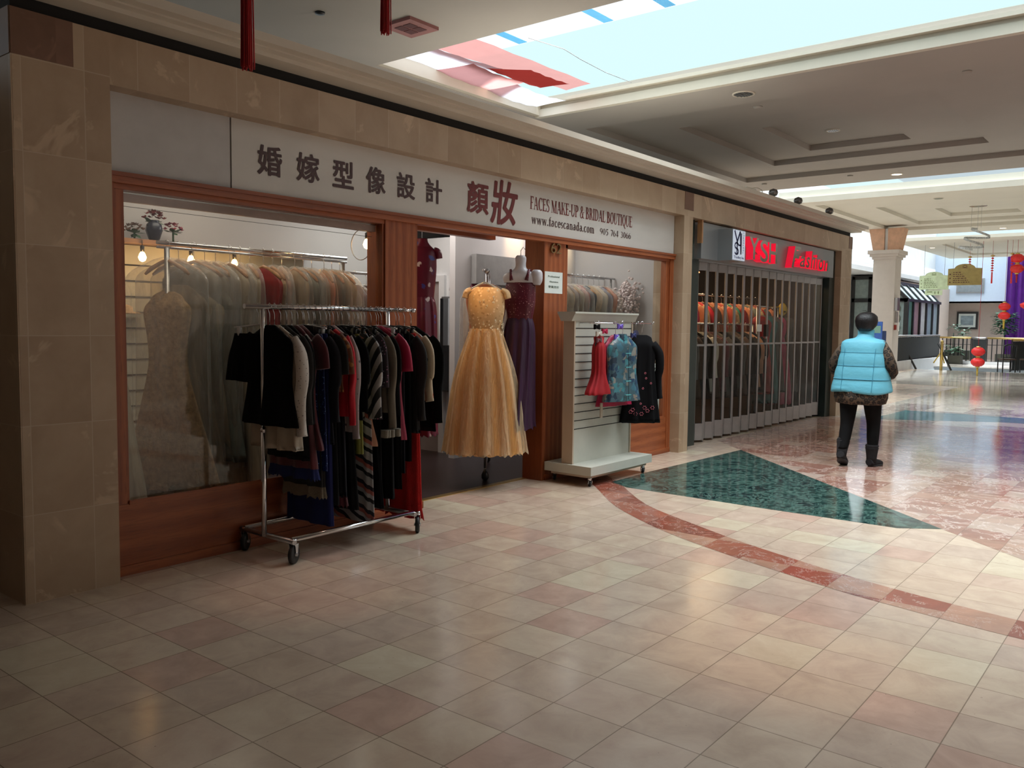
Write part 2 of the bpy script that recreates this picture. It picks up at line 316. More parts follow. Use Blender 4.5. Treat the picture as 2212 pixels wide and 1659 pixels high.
def thing(name, loc, label, cat, group=None):
    o = bpy.data.objects.new(name, None); o.location = loc; o.empty_display_size = .1; COL.objects.link(o); return tag(o, label, cat, group)
def struct(name, mb, m, parent=None): return mb.build(name, m, parent, **({} if parent else {'kind': 'structure'}))
def copy_thing(src, loc, label=None):
    c = src.copy(); COL.objects.link(c); c.location = loc
    if label: c['label'] = label
    for ch in list(src.children):
        d = ch.copy(); COL.objects.link(d); d.parent = c
        for g in list(ch.children):
            e = g.copy(); COL.objects.link(e); e.parent = d
    return c
def box(name, m, dims, parent=None, **kw): return MB().box(*dims).build(name, m, parent, **kw)

def lerp_rows(prof, sub):
    out = []
    for i in range(len(prof)-1):
        a, b = prof[i], prof[i+1]
        p = prof[max(i-1, 0)]; q = prof[min(i+2, len(prof)-1)]
        for k in range(sub):
            t = k/sub
            out.append(tuple(.5*((2*a[j])+(-p[j]+b[j])*t+(2*p[j]-5*a[j]+4*b[j]-q[j])*t*t+(-p[j]+3*a[j]-3*b[j]+q[j])*t**3) for j in range(len(a))))
    out.append(prof[-1]); return out
def cloth(mb, prof, org, ang=0, n=40, folds=8, seed=0, sub=3, ex=.85, mi=0, top=True, bottom=False, hemj=0):
    """prof rows: (z, half width, half thickness, fold amplitude, shift u, shift v); width axis at angle ang"""
    rnd = random.Random(seed); p1, p2, p3 = rnd.random()*6, rnd.random()*6, rnd.random()*6
    pr = [tuple(r)+(0,)*(6-len(r)) for r in prof]; rows = []
    L = lerp_rows(pr, sub); ca, sa = math.cos(ang), math.sin(ang)
    for ri, (z, hw, ht, am, du, dv) in enumerate(L):
        row = []
        for j in range(n):
            th = 2*PI*j/n; c, s = math.cos(th), math.sin(th)
            u = hw*math.copysign(abs(c)**ex, c); v = ht*math.copysign(abs(s)**ex, s)
            a = am*(math.sin(folds*th+p1+.8*math.sin(2*th+p2))+.5*math.sin((folds*1.7)*th+p3+z*2))
            u += a*c*.6+du; v += a*(s if abs(s) > .2 else math.copysign(.2, s))+dv
            zz = z + (hemj*math.sin(folds*2*th+p2) if ri == len(L)-1 else 0)
            row.append((org[0]+u*ca-v*sa, org[1]+u*sa+v*ca, org[2]+zz))
        rows.append(row)
    mb.grid(rows, mi, True, (top, bottom)); return mb
def sleeve(mb, pts, rad, ang=0, org=(0, 0, 0), n=14, mi=0, fold=.004, seed=0):
    """tube along (u, z) points; rad = list of (ru, rv)"""
    ca, sa = math.cos(ang), math.sin(ang); rows = []; L = lerp_rows([tuple(p)+tuple(r) for p, r in zip(pts, rad)], 4); rnd = random.Random(seed); ph = rnd.random()*6
    for i, (u, z, v0, ru, rv) in enumerate(L):
        k0, k1 = L[max(0, i-1)], L[min(len(L)-1, i+1)]; du, dz = k1[0]-k0[0], k1[1]-k0[1]; l = math.hypot(du, dz) or 1; nu, nz = -dz/l, du/l
        row = []
        for j in range(n):
            th = 2*PI*j/n; c, s = math.cos(th), math.sin(th); e = 1+fold/max(ru, .01)*math.sin(3*th+ph+i*.4)
            uu = u+nu*ru*c*e; zz = z+nz*ru*c*e; vv = v0+rv*s*e
            row.append((org[0]+uu*ca-vv*sa, org[1]+uu*sa+vv*ca, org[2]+zz))
        rows.append(row)
    mb.grid(rows, mi, True, (True, True)); return mb
def hanger(parent, x, y, zr, ang, w, m='blackp', drop=.11, clips=False, thick=.006, name='hanger'):
    ca, sa = math.cos(ang), math.sin(ang)
    def P(u, z, v=0): return (x+u*ca-v*sa, y+u*sa+v*ca, z)
    b = MB(); zn = zr-drop
    b.tube([P(-.016, zr-.012), P(-.018, zr+.008), P(0, zr+.022), P(.018, zr+.008), P(.014, zr-.02), P(.0, zr-.045), P(0, zn)], .0022, 6)
    hook = b.build('hook', 'chrome', None)
    b = MB()
    if clips:
        b.tube([P(-w, zn-.02), P(0, zn), P(w, zn-.02)], thick, 6)
        for s in (-1, 1): b.tube([P(s*w*.8, zn-.01), P(s*w*.8, zn-.07)], [.016, .012], 6)
    else:
        b.tube([P(-w, zn-.10), P(-w*.75, zn-.065), P(-w*.3, zn-.025), P(0, zn-.005), P(w*.3, zn-.025), P(w*.75, zn-.065), P(w, zn-.10)], [thick*.8, thick*1.4, thick*1.3, thick*1.3, thick*1.3, thick*1.4, thick*.8], 8)
    h = b.build(name, m, parent); hook.parent = h; return h

def garment(label, cat, x, y, zr, m, zhem, w=.23, hem=None, kind='top', ang=PI/2, thick=.035, slv=None, slvm=None, seed=0, group=None, hm='blackp', name=None, folds=9, amp=.008, hemm=None, hang=True, cover=None, zneck=None, wood=False):
    """one garment on its hanger. slv = (length, width, which) """
    hem = hem or w
    name = name or {'top': 'hanging_blouse', 'dress': 'hanging_dress', 'skirt': 'hanging_skirt'}[kind]
    root = thing(name, (x, y, zhem), label, cat, group)
    zn = zneck or zr-.115; b = MB(); o = (x, y, 0)
    if kind == 'skirt':
        zt = zr-.165; prof = [(zt, w*.9, .012, 0), (zt-.06, w*.97, .02, amp*.4), (zt-.5*(zt-zhem), (w+hem)/2, thick, amp), (zhem, hem, thick*1.2, amp*1.8)]
        cloth(b, prof, o, ang, seed=seed, folds=folds)
    else:
        prof = [(zn+.004, .05, .012, 0), (zn-.02, .095, .022, 0), (zn-.06, w*.72, thick*.8, 0), (zn-.10, w*.93, thick, amp*.3), (zn-.17, w*.97, thick, amp*.6)]
        if kind == 'dress': prof += [(zn-.38, w*.78, thick*1.0, amp), (zn-.6, w*.88, thick*1.2, amp*1.4)]
        else: prof += [(zn-.35, w*.92, thick, amp)]
        prof += [(zhem+.03, hem, thick*1.3, amp*1.8), (zhem, hem*1.01, thick*1.3, amp*1.9)]
        cloth(b, prof, o, ang, seed=seed, folds=folds)
    ob = b.build('garment_body', m, root)
    if hemm:
        b = MB(); cloth(b, [(zhem+.002, hem*1.0, thick*1.28, amp*1.8), (zhem-.07, hem*1.05, thick*1.6, amp*3)], o, ang, seed=seed, folds=folds, hemj=.012, top=False); b.build('hem_trim', hemm, root)
    if slv:
        ln, wd, which = slv
        for s in (which if isinstance(which, tuple) else (-1, 1)):
            b = MB(); zs = zn-.105; u0 = w*.86
            long = ln > .35
            if long: pts = [(s*(u0-.02), zs+.015, 0), (s*(u0+.045), zs-.07, 0), (s*(u0+.06), zs-.22, .0), (s*(u0+.05), zs-ln*.6, .005), (s*(u0+.055), zs-ln*.9, 0), (s*(u0+.06), zs-ln, 0)]; rd = [(.045, thick*.9), (wd*1.05, thick*1.0), (wd, thick), (wd*.9, thick*.9), (wd*.8, thick*.85), (wd*.82, thick*.85)]
            else: pts = [(s*(u0-.02), zs+.02, 0), (s*(u0+.05), zs-.05, 0), (s*(u0+.07), zs-ln, 0)]; rd = [(.05, thick*.9), (wd, thick*1.1), (wd*1.1, thick*1.1)]
            sleeve(b, pts, rd, ang, o, seed=seed+s); b.build('sleeve', slvm or m, root)
    if hang: hanger(root, x, y, zr, ang, w*.9, 'wood' if wood else hm, clips=(kind == 'skirt'), thick=.011 if wood else .006)
    if cover:
        zb, cw, ct = cover
        zn = zr-.115; b = MB(); cloth(b, [(zn+.02, .03, .015, 0), (zn-.01, .12, .04, .004), (zn-.1, cw*.95, ct*.8, .006), (zn-.25, cw, ct, .012), ((zn+zb)/2, cw*1.0, ct*1.1, .018), (zb, cw*1.05, ct*1.2, .025)], o, ang, seed=seed+5, folds=7, n=44, sub=4); b.build('plastic_cover', 'film', root)
    return root

# serif stroke letters built from stems, hairlines and bowls
def serif_text(txt, x0, x1, zb, zcap, y, m, parent, name='lettering', stem=.17, hair=.07):
    G = {}
    def V(x, a=0, b=1): return ('q', [(x, a), (x+stem, a), (x+stem, b), (x, b)])
    def Hh(a, b, z, t=hair): return ('q', [(a, z), (b, z), (b, z+t), (a, z+t)])
    def Df(x0, z0, x1, z1, t): return ('q', [(x0, z0), (x0+t, z0), (x1+t, z1), (x1, z1)])
    def Sf(x, z, w=.10): return ('q', [(x-w, z), (x+stem+w, z), (x+stem+w, z+.045), (x-w, z+.045)])
    def A(cx, cz, rx, rz, a0, a1, th=None):
        th = th or stem; n = 18; o = []; i_ = []
        for k in range(n+1):
            a = math.radians(a0+(a1-a0)*k/n); o.append((cx+rx*math.cos(a), cz+rz*math.sin(a))); i_.append((cx+(rx-th)*math.cos(a), cz+(rz-hair)*math.sin(a)))
        return ('s', o, i_)
    s = stem
    G['F'] = (.6, [V(.1), Sf(.1, 0), Sf(.1, .955, .08), Hh(.2, .6, .93), Hh(.2, .45, .48), V(.5, .72, .95) if 0 else ('q', [(.55, .75), (.6, .75), (.6, 1), (.55, 1)])])
    G['E'] = (.65, [V(.1), Hh(.02, .62, .0), Hh(.02, .6, .93), Hh(.2, .47, .48), ('q', [(.57, .75), (.61, .75), (.61, 1), (.57, 1)]), ('q', [(.59, 0), (.64, 0), (.64, .27), (.59, .24)])])
    G['L'] = (.62, [V(.1), Sf(.1, .955), Hh(.02, .6, 0), ('q', [(.56, 0), (.62, 0), (.62, .3), (.58, .25)])])
    G['A'] = (.78, [Df(.08, 0, .36, 1, .06), Df(.58, 0, .32, 1, s), Hh(.17, .56, .3), ('q', [(-.02, 0), (.24, 0), (.24, .045), (-.02, .045)]), ('q', [(.5, 0), (.83, 0), (.83, .045), (.5, .045)])])
    G['M'] = (.98, [Df(.1, 0, .1, 1, .05), Df(.45, 0, .08, 1, s*.95), Df(.45, 0, .74, 1, .06), V(.75), Sf(.04, 0, .02), Sf(.75, 0), Sf(.75, .955, .06), ('q', [(-.02, .955), (.2, .955), (.2, 1), (-.02, 1)])])
    G['K'] = (.8, [V(.1), Sf(.1, 0), Sf(.1, .955), Df(.26, .38, .62, 1, .06), Df(.58, 0, .34, .55, s), ('q', [(.5, .955), (.78, .955), (.78, 1), (.5, 1)]), ('q', [(.5, 0), (.84, 0), (.84, .045), (.5, .045)])])
    G['U'] = (.78, [('q', [(.1, .3), (.1+s, .3), (.1+s, 1), (.1, 1)]), Sf(.1, .955), A(.39, .3, .29, .32, 180, 360, s*.8), Df(.62, .3, .62, 1, .06), ('q', [(.52, .955), (.78, .955), (.78, 1), (.52, 1)])])
    G['P'] = (.66, [V(.1), Sf(.1, 0), Hh(.02, .36, .93), Hh(.2, .36, .44), A(.34, .72, .28, .28, -90, 90)])
    G['R'] = (.76, [V(.1), Sf(.1, 0), Hh(.02, .36, .93), Hh(.2, .36, .47), A(.34, .735, .27, .265, -90, 90), Df(.56, 0, .33, .5, s), ('q', [(.54, 0), (.82, 0), (.82, .045), (.54, .045)])])
    G['B'] = (.7, [V(.1), Hh(.02, .36, .93), Hh(.02, .38, 0), Hh(.2, .38, .49), A(.34, .76, .25, .24, -90, 90), A(.36, .27, .3, .27, -90, 90)])
    G['D'] = (.76, [V(.1), Hh(.02, .34, .93), Hh(.02, .34, 0), A(.3, .5, .42, .5, -90, 90)])
    G['I'] = (.38, [V(.1), Sf(.1, 0), Sf(.1, .955)])
    G['T'] = (.68, [V(.25), Sf(.25, 0), Hh(.0, .66, .93), ('q', [(0, .72), (.05, .75), (.05, 1), (0, 1)]), ('q', [(.61, .75), (.66, .72), (.66, 1), (.61, 1)])])
    G['C'] = (.72, [A(.42, .5, .38, .52, 50, 310), ('q', [(.6, .7), (.66, .7), (.66, 1.0), (.61, .97)])])
    G['O'] = (.8, [A(.4, .5, .38, .52, 0, 360)])
    G['Q'] = (.8, [A(.4, .5, .38, .52, 0, 360), Df(.62, -.26, .36, .02, s*.8)])
    G['S'] = (.58, [A(.29, .75, .25, .27, 50, 265, s*.85), A(.28, .26, .27, .28, -130, 90, s*.85), Df(.36, .42, .1, .62, s*.9), ('q', [(.46, .72), (.51, .72), (.51, 1), (.47, .97)]), ('q', [(.02, 0), (.06, 0), (.06, .28), (.02, .28)])])
    G['-'] = (.34, [Hh(.03, .3, .34, .12)])
    G['&'] = (.8, [A(.33, .8, .19, .22, 0, 360, s*.6), A(.3, .27, .28, .29, 60, 330, s*.9), Df(.58, 0, .2, .68, s*.9), Df(.45, .1, .68, .5, .05), Hh(.56, .8, .48, .05), ('q', [(.54, 0), (.82, 0), (.82, .05), (.54, .05)])])
    G[' '] = (.3, [])
    xh = .66
    G['w'] = (.84, [Df(.17, 0, .03, xh, s*.8), Df(.17, 0, .36, xh, .06), Df(.47, 0, .33, xh, s*.8), Df(.5, 0, .68, xh, .06), Hh(-.03, .24, xh-.04, .04), Hh(.3, .52, xh-.04, .04), Hh(.6, .8, xh-.04, .04)])
    G['.'] = (.25, [A(.1, .08, .09, .09, 0, 360, .09)])
    G['f'] = (.38, [('q', [(.1, 0), (.1+s, 0), (.1+s, .8), (.1, .8)]), Sf(.1, 0, .06), Hh(.0, .36, xh-.05), A(.28, .78, .18, .24, 60, 180, s*.7)])
    G['a'] = (.56, [A(.27, .5, .19, .18, 0, 165, s*.7), ('q', [(.3, .06), (.3+s*.9, .0), (.3+s*.9, .52), (.3, .52)]), A(.22, .19, .2, .2, 60, 330, s*.8), Hh(.2, .36, .33, .05)])
    G['c'] = (.52, [A(.28, .33, .25, .35, 40, 320, s*.9)])
    G['e'] = (.54, [A(.28, .33, .25, .35, 0, 325, s*.9), Hh(.1, .5, .34, .05)])
    G['s'] = (.44, [A(.22, .48, .17, .19, 40, 265, s*.7), A(.2, .18, .19, .2, -140, 90, s*.7), Df(.25, .28, .08, .42, s*.7)])
    G['n'] = (.62, [('q', [(.08, 0), (.08+s*.9, 0), (.08+s*.9, xh), (.08, xh)]), Sf(.08, 0, .05), A(.33, .42, .2, .25, 0, 150, s*.8), ('q', [(.38, 0), (.38+s*.9, 0), (.38+s*.9, .45), (.38, .45)]), Sf(.38, 0, .05)])
    G['d'] = (.6, [('q', [(.36, 0), (.36+s*.9, 0), (.36+s*.9, 1), (.36, 1)]), A(.25, .33, .22, .34, 20, 340, s*.85), Hh(.28, .42, .95, .05)])
    G['o'] = (.56, [A(.28, .33, .25, .35, 0, 360, s*.9)])
    G['m'] = (.9, G['n'][1]+[A(.61, .42, .2, .25, 0, 150, s*.8), ('q', [(.66, 0), (.66+s*.9, 0), (.66+s*.9, .45), (.66, .45)]), Sf(.66, 0, .05)])
    G['0'] = (.6, [A(.28, .5, .26, .5, 0, 360, s*.8)])
    G['9'] = (.6, [A(.28, .67, .26, .33, 0, 360, s*.8), A(.1, .6, .44, .6, -75, 0, s*.7)])
    G['6'] = (.6, [A(.28, .33, .26, .33, 0, 360, s*.8), A(.46, .4, .44, .6, 105, 180, s*.7)])
    G['5'] = (.58, [A(.24, .31, .29, .32, -130, 110, s*.8), ('q', [(.1, .5), (.16, .5), (.2, .96), (.14, .96)]), Hh(.14, .5, .88, .11)])
    G['7'] = (.58, [Hh(.04, .52, .88, .11), Df(.16, 0, .42, .9, s*.8)])
    G['4'] = (.6, [('q', [(.32, 0), (.32+s*.8, 0), (.32+s*.8, 1), (.32, 1)]), Hh(.02, .56, .22, .09), Df(.02, .28, .32, 1, .06)])
    G['3'] = (.58, [A(.26, .76, .22, .24, -80, 140, s*.75), A(.25, .28, .26, .29, -140, 85, s*.8)])
    tot = sum(G[c][0] for c in txt); sx = (x1-x0)/tot; sz = zcap-zb; b = MB(); x = x0; k = 0
    for ch in txt:
        adv, parts = G[ch]
        for p in parts:
            k += 1; yy = y-.0004*(k % 7)
            if p[0] == 'q': b.face([(x+a*sx, yy, zb+c*sz) for a, c in p[1]])
            else: b.grid([[(x+a*sx, yy, zb+c*sz) for a, c in p[1]], [(x+a*sx, yy, zb+c*sz) for a, c in p[2]]], 0, False, sm=False)
        x += adv*sx
    return b.build(name, m, parent)
def text(body, m, box_, y=None, parent=None, name='lettering', depth=.002, bold=0, plane='xz', shear=0, mats=None, fat=0):
    """text fitted into box (a0, a1, b0, b1) on a plane facing the aisle (y) or facing -x"""
    cu = bpy.data.curves.new(name, 'FONT'); cu.body = body; cu.size = 1; cu.extrude = depth; cu.offset = bold; cu.shear = shear; cu.align_x = 'LEFT'; cu.resolution_u = 5
    t = bpy.data.objects.new(name, cu); COL.objects.link(t)
    dg = bpy.context.evaluated_depsgraph_get(); me = bpy.data.meshes.new_from_object(t.evaluated_get(dg)); bpy.data.objects.remove(t)
    xs = [v.co.x for v in me.vertices]; ys = [v.co.y for v in me.vertices]; a0, a1, b0, b1 = box_
    sx = (a1-a0)/(max(xs)-min(xs)); sy = (b1-b0)/(max(ys)-min(ys))
    if fat:
        me2 = bpy.data.meshes.new(name); V = [v.co.copy() for v in me.vertices]; Fs = [tuple(p.vertices) for p in me.polygons if abs(p.normal.z) > .5 and p.center.z > 0]; nv, nf = [], []
        for k in range(9):
            q = len(nv); ax, ay = (0, 0) if k == 8 else (fat*math.cos(k*PI/4)/sx, fat*math.sin(k*PI/4)/sy); nv += [(v.x+ax, v.y+ay, v.z+.00012*k) for v in V]; nf += [tuple(q+i for i in f) for f in Fs]
        me2.from_pydata(nv, [], nf); me = me2
    for v in me.vertices:
        a = a0+(v.co.x-min(xs))*sx; b = b0+(v.co.y-min(ys))*sy; d = v.co.z
        v.co = (a, y-d, b) if plane == 'xz' else (y-d, a1+a0-a, b)
    me.materials.clear()
    for q in (mats or [m]): me.materials.append(M[q])
    for p in me.polygons:
        p.use_smooth = False
        p.material_index = 0 if not mats or (abs(p.normal.y) > .7 and plane == 'xz') else 1
    o = bpy.data.objects.new(name, me); COL.objects.link(o)
    if parent: attach(o, parent)
    return o
ORD = ['first', 'second', 'third', 'fourth', 'fifth', 'sixth', 'seventh', 'eighth', 'ninth', 'tenth', 'eleventh', 'twelfth', 'thirteenth', 'fourteenth', 'fifteenth', 'sixteenth', 'seventeenth', 'eighteenth', 'nineteenth', 'twentieth', 'twenty-first', 'twenty-second', 'twenty-third', 'twenty-fourth', 'twenty-fifth', 'twenty-sixth']
# ------------------------------------------------------------------ the mall shell
struct('floor', MB().box(-3, 24, -5.2, 4.93, -.3, 0).box(-3, 24, 4.93, 10.2, -.3, -.002).box(24, 33.2, -5.2, 10.2, -.3, 0).box(33.2, 47, -5.2, 4.2, -.3, 0), 'floor')
def inlay(polys, m, z=.0012):
    b = MB()
    for p in polys: b.prism(p, .0002, z)
    struct('floor_inlay', b, m)
inlay([[(9.57, 4.16), (7.5, 4.215), (6.75, 4.2), (6.62, 3.95), (6.60, 2.66), (6.61, 1.64), (6.80, 1.38)]], 'green')
inlay([[(9.57, 4.16), (10.15, 4.74), (14.2, 4.74), (14.2, -3.5), (6.0, -3.5), (5.9, -.3), (6.23, .78), (6.80, 1.38)]], 'rosemarble', .001)
inlay([[(14.2, 4.6), (24, 4.6), (24, -3.5), (14.2, -3.5)], [(24, 7.6), (33.2, 7.6), (33.2, -3.5), (24, -3.5)]], 'palemarble', .001)
inlay([[(14.3, 4.05), (16.3, 4.0), (16.3, -1.5), (15.6, -1.5), (15.4, 2.2)]], 'bluemarble', .0016)
LO = [(6.75, 4.55), (6.47, 4.2), (5.86, 3.6), (5.38, 2.9), (5.10, 2.3), (4.93, 1.85), (4.79, 1.45), (4.71, 1.1), (4.65, .8), (4.61, .5), (4.59, 0), (4.6, -.8)]
HI = [(7.0, 4.4), (6.74, 4.1), (6.1, 3.46), (5.70, 2.8), (5.44, 2.3), (5.25, 1.85), (5.10, 1.45), (5.00, 1.1), (4.94, .8), (4.89, .5), (4.86, 0), (4.88, -.8)]
b = MB(); A_, B_ = lerp_rows(LO, 4), lerp_rows(HI, 4)
b.grid([[(p[0], p[1], .0011) for p in A_], [(p[0], p[1], .0011) for p in B_]], 0, False, sm=False); struct('floor_inlay', b, 'redmarble')
box('floor_threshold', 'brass', (4.78, 6.36, 4.90, 4.96, 0, .006), kind='structure')
struct('floor_shop', MB().box(2.3, 9.0, 4.96, 8.6, -.001, .004), 'darkfloor')
# stone piers, band and pilaster
p = struct('wall_left', MB().box(1.79, 2.275, 4.60, 6.2, 0, 2.99), 'stone')
struct('wall_left_return', MB().box(1.783, 1.7899, 4.601, 6.2, 0, 2.99), 'stoney')
struct('wall_band', MB().box(2.275, 14.35, 4.60, 4.745, 2.72, 2.99), 'stoneband')
struct('wall_pier', MB().box(8.84, 9.055, 4.60, 4.98, 0, 2.72), 'stone')
struct('wall_end_pier', MB().box(14.35, 14.88, 4.60, 4.98, 0, 2.99).box(14.6, 14.88, 4.98, 9.0, 0, 2.99), 'stone')
struct('wall_inlay', MB().box(1.785, 2.085, 4.596, 4.6, 2.765, 2.99).box(8.84, 9.055, 4.596, 4.6, 2.79, 2.99).box(14.7, 14.885, 4.596, 4.6, 2.79, 2.99), 'brownstone')
struct('wall_inlay_return', MB().box(1.779, 1.783, 4.601, 4.95, 2.765, 2.99), 'brownstone')
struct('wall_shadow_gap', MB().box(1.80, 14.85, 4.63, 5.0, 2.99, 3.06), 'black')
# cornice along the shop fronts
prof = [(4.58, 3.06), (4.46, 3.06), (4.46, 3.085), (4.41, 3.09), (4.41, 3.10), (4.35, 3.105), (4.35, 3.155), (4.66, 3.155), (4.66, 3.06)]
b = MB(); b.grid([[(-2.9, y, z) for y, z in prof], [(14.9, y, z) for y, z in prof]], 0, True, (True, True), False)
b.box(14.7, 14.9, 4.66, 9, 3.06, 3.155); struct('trim_1', b, 'cream')
struct('wall_left_far', MB().box(-2.9, 1.779, 6.2, 6.35, 0, 3.06), 'stone')
struct('ceiling_shop_roof', MB().box(1.8, 14.7, 4.66, 8.9, 3.07, 3.12), 'cream')
# oak shop front : post, header, sills
struct('trim_2', MB().box(2.275, 8.84, 4.70, 4.78, 2.225, 2.285).box(2.275, 8.84, 4.69, 4.71, 2.262, 2.285).box(2.275, 4.40, 4.73, 4.79, 2.195, 2.23).box(6.70, 8.84, 4.73, 4.79, 2.195, 2.23)
       .box(2.40, 4.36, 4.722, 4.74, .405, .43).box(6.72, 8.70, 4.722, 4.74, .405, .43).box(2.275, 4.78, 4.715, 4.735, .0, .055).box(6.40, 8.84, 4.715, 4.735, 0, .055), 'oakx')
struct('trim_3', MB().box(2.275, 4.40, 4.73, 4.80, 0, .41).box(6.70, 8.84, 4.73, 4.80, 0, .41), 'oakx')
struct('trim_4', MB().box(2.275, 2.345, 4.72, 4.80, .41, 2.26).box(2.345, 2.405, 4.735, 4.80, .41, 2.23).box(4.355, 4.40, 4.735, 4.80, .41, 2.23).box(4.40, 4.71, 4.725, 4.95, 0, 2.26)
       .box(4.375, 4.405, 4.722, 4.75, .41, 2.23).box(6.355, 6.70, 4.725, 4.95, 0, 2.26).box(6.70, 6.735, 4.73, 4.79, .41, 2.23).box(8.69, 8.76, 4.735, 4.80, .41, 2.2).box(8.76, 8.84, 4.72, 4.80, .0, 2.26), 'oakz')
g1 = struct('window_1', MB().box(2.405, 4.355, 4.768, 4.774, .43, 2.195), 'glass'); g2 = struct('window_2', MB().box(6.735, 8.69, 4.768, 4.774, .43, 2.195), 'glass')
# shop interior shell
struct('wall_back', MB().box(2.3, 9.0, 8.5, 8.6, 0, 3.0).box(2.3, 6.3, 7.0, 7.08, 1.2, 3.0), 'greywall')
struct('wall_partition_left', MB().box(2.2, 2.3, 4.8, 8.6, 0, 3.0), 'taupe')
struct('wall_partition_right', MB().box(9.0, 9.05, 4.98, 8.6, 0, 3.0), 'greywall')
struct('ceiling_shop', MB().box(2.3, 9.0, 4.75, 8.6, 2.95, 3.0), 'white')
struct('wall_header_inside', MB().box(2.275, 8.84, 4.80, 4.86, 2.26, 2.95), 'taupe')
struct('wall_window_back', MB().box(6.75, 9.0, 6.2, 6.28, 0, 2.95), 'greywall')
b = MB().box(7.0, 8.99, 6.45, 8.4, 0, 2.42); struct('wall_fitting_room', b, 'white')
struct('trim_5', MB().box(6.96, 7.0, 6.56, 6.64, 0, 2.0).box(6.96, 7.0, 7.3, 7.38, 0, 2.0).box(6.96, 7.0, 6.64, 7.3, 1.93, 2.0), 'white')
struct('door_1', MB().box(6.985, 7.0, 6.64, 7.3, 0.005, 1.93), 'taupe')
struct('baseboard_back', MB().box(6.985, 7.0, 6.45, 6.56, .005, .08).box(7.0, 9.0, 6.435, 6.45, .005, .08), 'white')
struct('trim_6', MB().box(2.31, 4.36, 4.81, 4.84, 2.14, 2.19), mat('pink_glare_valance', (.50, .33, .30), .5))  # board whose pink colour stands in for glare on the wood edge
struct('trim_13', MB().box(2.41, 4.36, 4.80, 4.815, 2.185, 2.197), 'chrome')  # chrome strip added to draw the bright reflected line below the frame
struct('trim_7', MB().box(4.72, 6.34, 5.30, 5.38, 2.27, 2.33), 'oakx')
struct('wall_over_door', MB().box(4.72, 6.34, 5.38, 5.44, 2.33, 2.95), mat('white_board', (.7, .66, .62), .7))
# ------------------------------------------------------------------ ceilings and skylights
Z = 4.2
def ring(b, o, i, z):
    (a0, a1, c0, c1), (e0, e1, g0, g1) = o, i
    b.face([(a0, c0, z), (a1, c0, z), (e1, g0, z), (e0, g0, z)]).face([(a1, c0, z), (a1, c1, z), (e1, g1, z), (e1, g0, z)])
    b.face([(a1, c1, z), (a0, c1, z), (e0, g1, z), (e1, g1, z)]).face([(a0, c1, z), (a0, c0, z), (e0, g0, z), (e0, g1, z)])
def risers(b, r, z0, z1):
    x0, x1, y0, y1 = r
    for p, q in (((x0, y0), (x1, y0)), ((x1, y0), (x1, y1)), ((x1, y1), (x0, y1)), ((x0, y1), (x0, y0))): b.face([(*p, z0), (*q, z0), (*q, z1), (*p, z1)])
def tray(name, o, rects, m, st=.085, top=4.2):
    top = Z+.02+st*len(rects)
    b = MB(); z = Z; cur = o
    for r in rects: ring(b, cur, r, z); risers(b, r, z, z+st); z += st; cur = r
    x0, x1, y0, y1 = cur; b.face([(x0, y0, z), (x1, y0, z), (x1, y1, z), (x0, y1, z)]); risers(b, o, Z, top)
    b.face([(o[0], o[2], top), (o[1], o[2], top), (o[1], o[3], top), (o[0], o[3], top)])
    return struct(name, b, m)
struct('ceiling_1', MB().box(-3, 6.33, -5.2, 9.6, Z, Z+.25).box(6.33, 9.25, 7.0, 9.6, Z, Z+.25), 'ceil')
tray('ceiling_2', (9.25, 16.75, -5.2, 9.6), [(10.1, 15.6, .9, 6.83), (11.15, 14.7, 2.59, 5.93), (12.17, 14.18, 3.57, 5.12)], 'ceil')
struct('trim_8', MB().box(9.17, 9.25, -5.2, 7.0, Z, Z+.10).box(9.215, 9.25, -5.2, 7.0, Z+.10, Z+.15).box(9.13, 9.25, -5.2, 7.0, Z+.15, Z+.19).box(6.33, 9.25, 6.93, 7.0, Z+.02, Z+.2), 'cream')
struct('window_3', MB().face([(7.36, -5.2, Z+.27), (9.25, -5.2, Z+.27), (9.25, 7.0, Z+.27), (7.36, 7.0, Z+.27)]), 'sheet')
struct('window_4', MB().face([(6.33, -5.2, Z+.262), (7.36, -5.2, Z+.268), (7.36, 7.0, Z+.268), (6.33, 7.0, Z+.262)]), 'sheetw')
struct('ceiling_joint', MB().box(5.2, 5.206, 3.0, 4.9, Z-.002, Z), 'black') if 0 else None
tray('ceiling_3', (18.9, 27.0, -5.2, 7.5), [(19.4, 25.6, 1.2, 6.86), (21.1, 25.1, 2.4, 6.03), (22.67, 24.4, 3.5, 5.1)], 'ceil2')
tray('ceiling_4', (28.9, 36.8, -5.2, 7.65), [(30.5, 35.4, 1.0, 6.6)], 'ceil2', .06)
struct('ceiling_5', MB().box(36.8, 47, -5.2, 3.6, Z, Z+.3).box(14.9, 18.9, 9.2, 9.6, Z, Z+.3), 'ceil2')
struct('trim_9', MB().box(18.82, 18.9, -5.2, 7.5, Z, Z+.12).box(28.84, 28.9, -5.2, 7.65, Z, Z+.1), 'cream')
def sky(name, x0, x1, y0, y1, z): struct(name, MB().face([(x0, y0, z), (x1, y0, z), (x1, y1, z), (x0, y1, z)]), 'palesky')
sky('window_5', 16.75, 18.9, -5.2, 9.2, 4.9); sky('window_6', 27.0, 28.9, -5.2, 7.6, 4.9); sky('window_7', 18.9, 47, 7.65, 10.2, 6.2); sky('window_8', 36.8, 47, 3.6, 7.65, 6.2)
